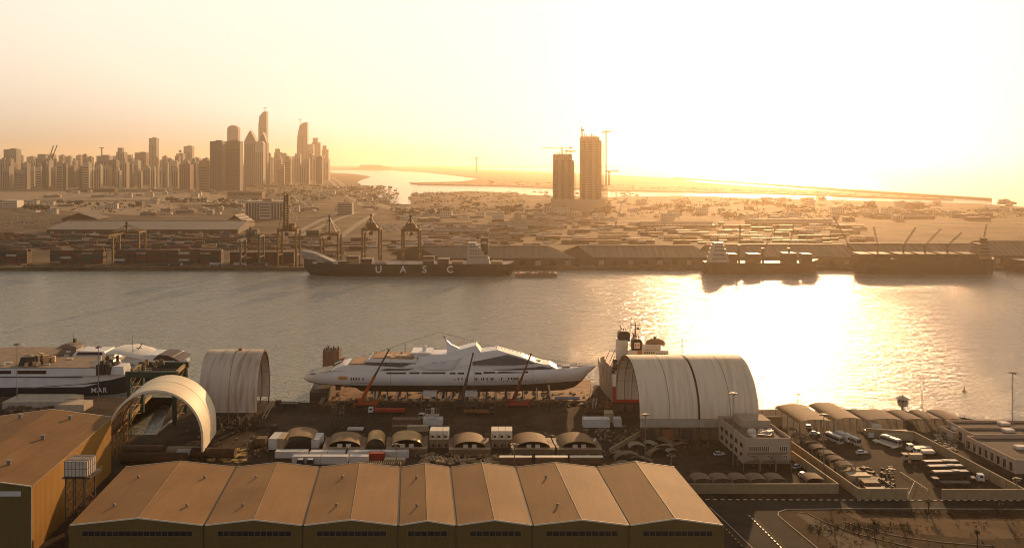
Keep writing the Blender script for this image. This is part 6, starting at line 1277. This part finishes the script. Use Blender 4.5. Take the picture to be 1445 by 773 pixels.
ZH = (((10, 440, 283, 304), 42, 'on the sandy plain left of the columned building'), ((400, 560, 258, 300), 42, 'among trees between skyline and coast road'), ((560, 860, 291, 312), 60, 'on the shore below the twin towers'), ((870, 1200, 281, 312), 50, 'on the hazy plain right of the twin towers'), ((1200, 1450, 287, 312), 36, 'on the hazy plain at the far right'), ((60, 330, 268, 280), 24, 'on the plain in front of the left skyline'))
n = 0; KND = ('small cream house', 'small brown house', 'wide white house', 'taller cream house', 'long brown house', 'tall white block')
for (a, b, y0, y1), cnt, wh in ZH:
    for k in range(cnt):
        i = rnd.randrange(6); p = P(rnd.uniform(a, b), y0+(y1-y0)*rnd.random()**.9)
        s = rnd.uniform(.8, 1.3); lab = KND[i]+' '+wh; g = 'low houses of the plain'
        if hp[i].get('used'): copy_tree(hp[i], p[:], rnd.uniform(-.25, .25), lab, g, sc=s)
        else: hp[i]['used'] = 1; hp[i].location = p; hp[i]['label'] = lab; hp[i]['group'] = g
LEAF = M('dusty tree leaves', (.07, .062, .028), .8, .5, .15); BARK = M('tree bark', (.10, .07, .045), .9)
tp = []
for i in range(5):
    r = random.Random(60+i); t = thing('tree', 'x', 'tree'); MB().cyl((0, 0, 0), (.2, 0, 3), .45, .3, 6).bar((.2, 0, 3), (2, .5, 5.5), .2).bar((.2, 0, 3), (-1.6, -.4, 5.6), .2).build('trunk', BARK, t); m = MB(); cl = [(r.uniform(-4, 4), r.uniform(-3, 3), r.uniform(3.6, 7.2), r.uniform(1.2, 2.6)) for _ in range(7+i)]
    for (cx, cy, cz, cr_) in cl:
        for k in range(26):
            v = Vector((r.gauss(0, 1), r.gauss(0, 1), r.gauss(0, .8))); v = v.normalized()*cr_*r.uniform(.55, 1.08); c = Vector((cx, cy, cz))+v; a1 = Vector((r.gauss(0, 1), r.gauss(0, 1), r.gauss(0, 1))).normalized()*.75; a2 = a1.cross(Vector((r.gauss(0, 1), r.gauss(0, 1), r.gauss(0, 1)))).normalized()*.6; m.add([c-a1, c+a2, c+a1, c-a2], [(0, 1, 2, 3)])
    m.build('crown', LEAF, t); tp.append(t)
index_kids()
ZT = (((10, 330, 284, 302), 60, 'on the sandy plain left of the columned building'), ((330, 560, 262, 300), 85, 'between the skyline and the coast road'), ((560, 860, 290, 306), 70, 'along the shore below the twin towers'), ((870, 1200, 288, 310), 50, 'on the hazy plain right of the twin towers'), ((1200, 1450, 292, 312), 30, 'on the hazy plain at the far right'))
for (a, b, y0, y1), cnt, wh in ZT:
    rows = [(rnd.uniform(a, b), rnd.uniform(y0, y1)) for _ in range(max(3, cnt//8))]
    for k in range(cnt):
        c = rows[k % len(rows)]; i = rnd.randrange(5); p = P(min(b, max(a, c[0]+rnd.gauss(0, 9))), min(y1, max(y0, c[1]+rnd.gauss(0, .9)))); s = rnd.uniform(.9, 1.9); lab = 'dusty green tree '+wh; g = 'trees scattered over the plain'
        if tp[i].get('used'): copy_tree(tp[i], p[:], rnd.uniform(0, 6), lab, g, sc=s)
        else: tp[i]['used'] = 1; tp[i].location = p; tp[i]['label'] = lab; tp[i]['group'] = g
for k, mb in CLEFT.items():
    if mb.v: o = mb.build('container_rows', CM[k]); tag(o, 'farther %s containers of the port rows beyond the counted ones' % k, 'containers', 'farther container rows'); o['kind'] = 'stuff'
# a wood and scattered scrub as ground cover
m = MB(); r = random.Random(77)
for (a, b, y0, y1, cnt) in ((330, 540, 262, 279, 260), (560, 870, 293, 303, 300), (870, 1445, 295, 308, 320), (576, 740, 272, 288, 130), (860, 1200, 280, 292, 120), (490, 560, 264, 290, 90), (0, 330, 284, 300, 110)):
    for i in range(cnt):
        p = P(r.uniform(a, b), r.uniform(y0, y1)); s = r.uniform(2, 5.5)*p.y/2200
        if p.y < 3950 and 503 < a+0 and p.x < XD(582, p.y) and p.y > D(289): continue
        for k in range(5): c = Vector((p.x+r.gauss(0, s), p.y+r.gauss(0, s), s*.5*r.uniform(.3, 1.2))); a1 = Vector((r.gauss(0, 1), r.gauss(0, .6), r.gauss(0, .7))).normalized()*s*.6; a2 = Vector((r.gauss(0, .7), r.gauss(0, .6), 1)).normalized()*s*.5; m.add([c-a1, c+a2, c+a1, c-a2], [(0, 1, 2, 3)])
o = m.build('scrub', LEAF); tag(o, 'low scrub and distant thickets spread over the plain', 'scrub'); o['kind'] = 'stuff'
# ---------------------------------------------------------------- skyline
TM = [M('tower stone tan', (.34, .26, .18), .8, .12, .01), M('tower stone grey', (.27, .23, .19), .7, .12, .01), M('tower dark glass', (.10, .085, .075), .7, .15, .01), M('tower cream', (.44, .36, .27), .8, .1, .01), M('tower rose brown', (.27, .16, .11), .8, .12, .01)]
WNM = M('tower window glass', (.05, .045, .04), .6)
def tower(label, a, b, yt, yb, mat=0, style='flat', strips=None, d=None, group=None, floors=False, name='skyscraper', ybase=None):
    d = d or D(yb); x0, x1 = XD(a, d), XD(b, d); w_ = x1-x0; h = HT(yt, d); dp = min(w_, 45); t = thing(name, label, 'tower', ((x0+x1)/2, d, 0), 0, group); hw = w_/2; body = TM[mat]
    if style == 'flat': MB().box(0, dp/2, 0, w_, dp, h).build('shaft', body, t)
    elif style == 'step': MB().box(0, dp/2, 0, w_, dp, h*.88).box(-w_*.12, dp/2, h*.88, w_*.6, dp*.6, h*.12).build('shaft', body, t)
    elif style == 'round': MB().prof([(-hw, 0), (hw, 0), (hw, h-w_*.35)]+[(hw*cos(pi*k/10), h-w_*.35+w_*.35*sin(pi*k/10)) for k in range(1, 10)]+[(-hw, h-w_*.35)], dp/2, y0=dp/2).build('shaft', body, t)
    elif style == 'point': MB().prof([(-hw, 0), (hw, 0), (hw, h*.80), (hw*.55, h*.9), (0, h), (-hw*.55, h*.9), (-hw, h*.80)], dp/2, y0=dp/2).build('shaft', body, t)
    elif style == 'slant': MB().prof([(-hw, 0), (hw, 0), (hw, h), (hw*.2, h*.995), (-hw*.75, h*.93), (-hw, h*.80)], dp/2, y0=dp/2).build('shaft', body, t)
    elif style == 'sail': MB().prof([(-hw, 0), (hw, 0), (hw, h), (hw*.1, h*.985), (-hw*.5, h*.93), (-hw*.85, h*.80), (-hw, h*.6)], dp/2, y0=dp/2).build('shaft', body, t)
    s = strips if strips is not None else max(2, int(w_/9)); m = MB(); ht = h*(.76 if style in ('point', 'slant', 'sail', 'round') else .84)
    if floors:
        nf = int(ht/11)
        for k in range(nf): m.box(0, -.15, 6+k*11, w_*.9, .5, 5)
    else:
        for k in range(s): m.box(-hw+w_*(k+.5)/s, -.15, 8, w_/s*.42, .5, ht-10)
    m.build('window_strips', WNM, t)
    if style == 'flat': MB().box(w_*.1, dp/2, h, w_*.45, dp*.5, 5).cyl((w_*.1, dp/2, h+5), (w_*.1, dp/2, h+11), .5, .2, 5).build('roof_house', body, t)
    return t
sk = random.Random(99)
# named ones from left to right
for a in (('brown tower with a two tone top near the left edge', 5, 23, 211, 262, 1, 'flat'), ('pale stepped block left of the twin thin cranes', 50, 69, 217.6, 262, 1, 'step'), ('broad tower topped by a crane mast left of centre skyline', 136, 154, 220, 262, 1, 'flat'), ('stepped grey tower left of the lone slender tower', 164, 175, 208.6, 258, 1, 'step'), ('brown broad tower between two slim grey ones', 190, 206, 215.5, 258, 4, 'flat'), ('lone slender tower rising high above the left skyline', 210, 220.5, 195, 255, 1, 'flat'), ('pale tower with a ball on its roof', 248.5, 258, 217, 256, 1, 'flat'), ('wide pale tower with an angled top beside the ball tower', 259, 271, 206.5, 254, 1, 'flat'), ('tall dark slab tower left of the ribbed slab', 296, 313.5, 199.5, 270, 2, 'flat'), ('round topped hazy tower behind the ribbed slab', 320.5, 336, 177, 256, 1, 'round'), ('dark ribbed slab tower with horizontal floors', 315, 338.5, 199.5, 269, 2, 'flat'), ('pointed twin tower, left and broader of the pair', 344.5, 361, 184, 262, 1, 'point'), ('tallest skyline tower with a slanted top', 364.5, 376, 157.5, 254, 1, 'slant'), ('rounded pale tower in front of the tallest one', 360, 371.5, 199, 263, 3, 'round'), ('pointed twin tower, right and slimmer of the pair', 365.5, 376.2, 187, 262, 2, 'point'), ('short square tower right of the tallest one', 376.5, 381.5, 217, 260, 2, 'flat'), ('sail shaped hazy tower right of the gap in the skyline', 419, 433.2, 172.5, 252, 1, 'sail'), ('pale hazy tower touching the right side of the sail tower', 434, 442, 204, 252, 3, 'flat'), ('faint stepped tower in the right cluster', 440, 451.5, 194.5, 250, 1, 'step'), ('faint slim tower at the right end of the cluster', 454, 462.5, 205.5, 250, 1, 'step'), ('beige tower with vertical ribs in the right cluster', 441, 453, 219.5, 256, 3, 'flat'), ('last beige tower at the shore end of the skyline', 453, 463.5, 224, 255, 3, 'flat'), ('stepped hazy block in the skyline gap', 387, 396, 210, 253, 1, 'step'), ('wide hazy block in the skyline gap', 392, 409, 216, 254, 3, 'step'), ('dark banded block left of the dark slab', 281, 293, 227, 270, 4, 'flat'), ('dark brown block below the ball tower', 253, 268, 232, 268, 4, 'flat')):
    tower(*a[:7], floors=('floors' in a[0] or 'banded' in a[0]))
MB().ball((0, 0, 0), 9, 10, 6).build('roof_ball', TM[1]).parent = None
o = bpy.data.objects['roof_ball']; d = D(256); o.location = (XD(253.5, d), d+10, HT(213.5, d)); tag(o, 'round ball standing on the roof of the pale ball tower', 'roof ball')
for i in range(54):
    a = -8+i*5.6+sk.uniform(-2.5, 2.5); wd = sk.uniform(4.5, 10.5); yt = sk.uniform(223, 240); tower('apartment tower in the long front row of the left skyline', a, a+wd, yt, sk.uniform(261, 268), sk.randrange(5), sk.choice(('flat', 'flat', 'step')), floors=sk.random() < .3, group='front row towers of the left skyline', name='apartment_tower')
for i in range(64):
    a = -8+i*4.7+sk.uniform(-3, 3); wd = sk.uniform(4, 10); yt = sk.uniform(218, 233); tower('hazier apartment tower in the back rows of the left skyline', a, a+wd, yt, sk.uniform(252, 259), sk.randrange(5), sk.choice(('flat', 'flat', 'step')), floors=sk.random() < .3, group='back row towers of the left skyline', name='apartment_tower')
for i in range(24):
    a = 338+i*5.0+sk.uniform(-2, 2); wd = sk.uniform(5, 9); yt = sk.uniform(217, 234); tower('hazy block low in the right half of the skyline', a, min(a+wd, 463), yt, sk.uniform(251, 262), sk.randrange(4), sk.choice(('flat', 'flat', 'step')), floors=sk.random() < .3, group='low blocks in the right half of the skyline', name='apartment_tower')
def tower_crane(label, px, yt, yb_, d, jib=(-30, 40), luff=0, w_=2.6):
    z0, z1 = HT(yb_, d), HT(yt, d); t = thing('tower_crane', label, 'crane', (XD(px, d), d, z0)); h = z1-z0; MB().lattice((0, 0, 0), (0, 0, h*.92), w_*1.3, max(5, int(h/7)), 1.0, (0, 1, 0)).build('mast', DSTEEL, t)
    if luff: MB().lattice((0, 0, h*.9), (luff[0], 0, h*.9+luff[1]), 2.4, 9, .9).build('jib', DSTEEL, t); MB().box(-3 if luff[0] > 0 else 3, 0, h*.88, 7, 3, 4).build('machine_deck', DSTEEL, t)
    else: MB().lattice((jib[0], 0, h*.92), (jib[1], 0, h*.92), 2.6, 12, .9).bar((0, 0, h), (jib[1]*.8, 0, h*.93), .3).bar((0, 0, h), (jib[0]*.8, 0, h*.93), .3).bar((0, 0, h*.9), (0, 0, h), .8).build('jib', DSTEEL, t); MB().box(jib[0]*.85 if abs(jib[0]) < abs(jib[1]) else jib[1]*.85, 0, h*.88, 6, 2, 3).build('counterweight', DSTEEL, t)
def unfinished(label, a, b, yt, dep, sh, side):
    d = 2050.0; x0, x1 = XD(a, d), XD(b, d); w_ = x1-x0; h = HT(yt, d); t = thing('unfinished_tower', label, 'tower', ((x0+x1)/2, d, 0)); c = M('raw concrete frame', (.24, .18, .12), .9, .15, .02)
    MB().box(-w_*.04, dep/2, 0, w_*.86, dep, h).box(w_*.40, dep/2, 0, w_*.18, dep*.9, h-sh).build('concrete_core', c, t)
    m = MB(); n = int(h/4.2)
    for k in range(n): m.box(0, dep/2, k*4.2+3.6, w_+.8, dep+1.2, .5) if k*4.2 < h-sh-6 else m.box(-w_*.04, dep/2, k*4.2+3.6, w_*.88, dep+1.2, .5)
    m.build('floor_slabs', c, t); m = MB()
    for k in range(n-3): 
        for q in (-.36, -.05, .26): m.box(w_*q, -.2, k*4.2+5, w_*.16, .9, 2.2)
    m.build('window_openings', M('dark opening', (.03, .022, .016), .9), t); m = MB()
    for k in range(7): m.box(-w_*.4+k*w_*.11, dep/2, h, 1.2, dep*.6, 2+3*((k*5) % 3))
    m.build('column_stubs', c, t); m = MB().lattice((w_/2+2.5, 4, 0), (w_/2+2.5, 4, h-sh-8), 3, 30, .4, (0, 1, 0)); m.build('hoist_mast', DSTEEL, t)
unfinished('shorter of the twin unfinished concrete towers, on the left', 780.5, 810.5, 218, 40, 14, 1); unfinished('taller of the twin unfinished concrete towers, on the right', 819, 849.5, 193, 42, 9, 1)
d = 2050; o = MB().box(0, 25, 0, XD(852, d)-XD(779, d), 60, HT(281, d)).build('podium_block', TM[0]); tag(o, 'wide low podium at the foot of the twin unfinished towers', 'podium', None, (XD(815.5, d), d-12, 0))
t = thing('unfinished_block', 'short open concrete frame right of the taller unfinished tower', 'frame', (XD(853, 2040), 2040, 0)); m = MB(); h = HT(260, 2040)
for k in range(9): m.box(0, 8, k*h/8.5, 15, 16, .8)
for x in (-7, -2.3, 2.3, 7):
    for y in (.6, 15): m.box(x, y, 0, 1, 1, h)
m.build('frame_slabs', TM[0], t)
tower_crane('tall thin tower crane just right of the taller unfinished tower', 855, 179, 262, 2060, (-8, 14)); tower_crane('luffing crane on top of the taller unfinished tower', 821, 184, 193, 2060, luff=(-1, 10)); tower_crane('flat jib crane on top of the shorter unfinished tower', 793, 208, 218, 2065, (-50, 26)); tower_crane('second small crane on the shorter unfinished tower', 805, 213, 221, 2045, (-12, 14)); tower_crane('low crane at the foot of the taller unfinished tower', 859.5, 240, 262, 2030, (-6, 24)); 
for a in (('left of two thin leaning cranes over the left skyline', 70, 222, 226, 4000, 0, (18, 56)), ('right of two thin leaning cranes over the left skyline', 74, 222, 226, 4000, 0, (22, 58))): tower_crane(a[0], a[1], a[2], a[3], a[4], luff=a[6])
tower_crane('thin crane mast on the broad tower of the left skyline', 143.5, 208, 220, 3900, (-8, 10)); tower_crane('crane on the crown of the tallest skyline tower', 374, 152, 159, 5915, (-12, 16)); tower_crane('crane on the sail shaped tower', 423.5, 168, 178, 6445, (-12, 14))
d = 9000; t = thing('control_tower', 'faint control tower alone on the far island shore', 'tower', (XD(672.5, d), d, 0)); MB().cyl((0, 0, 0), (0, 0, HT(225.5, d)), 11, 8, 10).build('shaft', TM[1], t); MB().cyl((0, 0, HT(225.5, d)), (0, 0, HT(222.5, d)), 10, 17, 12).cyl((0, 0, HT(222.5, d)), (0, 0, HT(221.5, d)), 17, 12, 12).build('cab', TM[1], t)
# distant island clumps and low domes on the horizon
m = MB(); r = random.Random(5)
for i in range(60): px = r.uniform(470, 660); d = 15000; m.box(XD(px, d), d, -3, r.uniform(80, 400), 80, 20+90*math.exp(-((px-527)/14)**2)*r.random())
o = m.build('far_island_town', TM[1]); tag(o, 'faint low line of buildings on the horizon right of the skyline', 'distant town'); o['kind'] = 'stuff'
m = MB()
for i in range(420):
    px = r.uniform(690, 1340); f = (px-690)/650; y = 262+f*19-r.uniform(1, 8)*(1-f*.8); p = P(px, min(y, 280)); s = r.uniform(4, 14)*p.y/5000; m.box(p.x, p.y, 1, s*2, s, s*.35*r.uniform(.3, 1.2), r.random(), top=.6)
o = m.build('island_scrub', LEAF); tag(o, 'low scrub covering the long island beyond the port', 'scrub'); o['kind'] = 'stuff'
m = MB(); r = random.Random(6)
for px0, px1, y0, y1, n in ((582, 640, 272, 277, 40), (690, 900, 271.5, 278, 60)):
    for i in range(n): p = P(r.uniform(px0, px1), r.uniform(y0, y1)); m.cyl((p.x, p.y, 0), (p.x, p.y, r.uniform(10, 22)), .5, .2, 4).box(p.x, p.y, .3, r.uniform(8, 20), 5, 4, top=.8)
o = m.build('marina_boats', M('small boats', (.3, .24, .18), .6)); tag(o, 'crowd of small boats and masts along the marina spit', 'boats'); o['kind'] = 'stuff'
# rocks along the bay shore
m = MB(); r = random.Random(9); shore = [(503, 259), (514, 269), (531, 280), (545, 288), (560, 289), (579, 289)]
for (a, b) in zip(shore[:-1], shore[1:]):
    A, B_ = P(*a), P(*b)
    for k in range(60): p = A+(B_-A)*r.random(); m.box(p.x+r.gauss(0, 9), p.y+r.gauss(0, 14), -4, r.uniform(3, 9), r.uniform(3, 9), r.uniform(3, 6), r.random())
o = m.build('shore_rocks', WWL); tag(o, 'dark rocks piled along the curved bay shore', 'rocks'); o['kind'] = 'stuff'
bpy.context.view_layer.update()
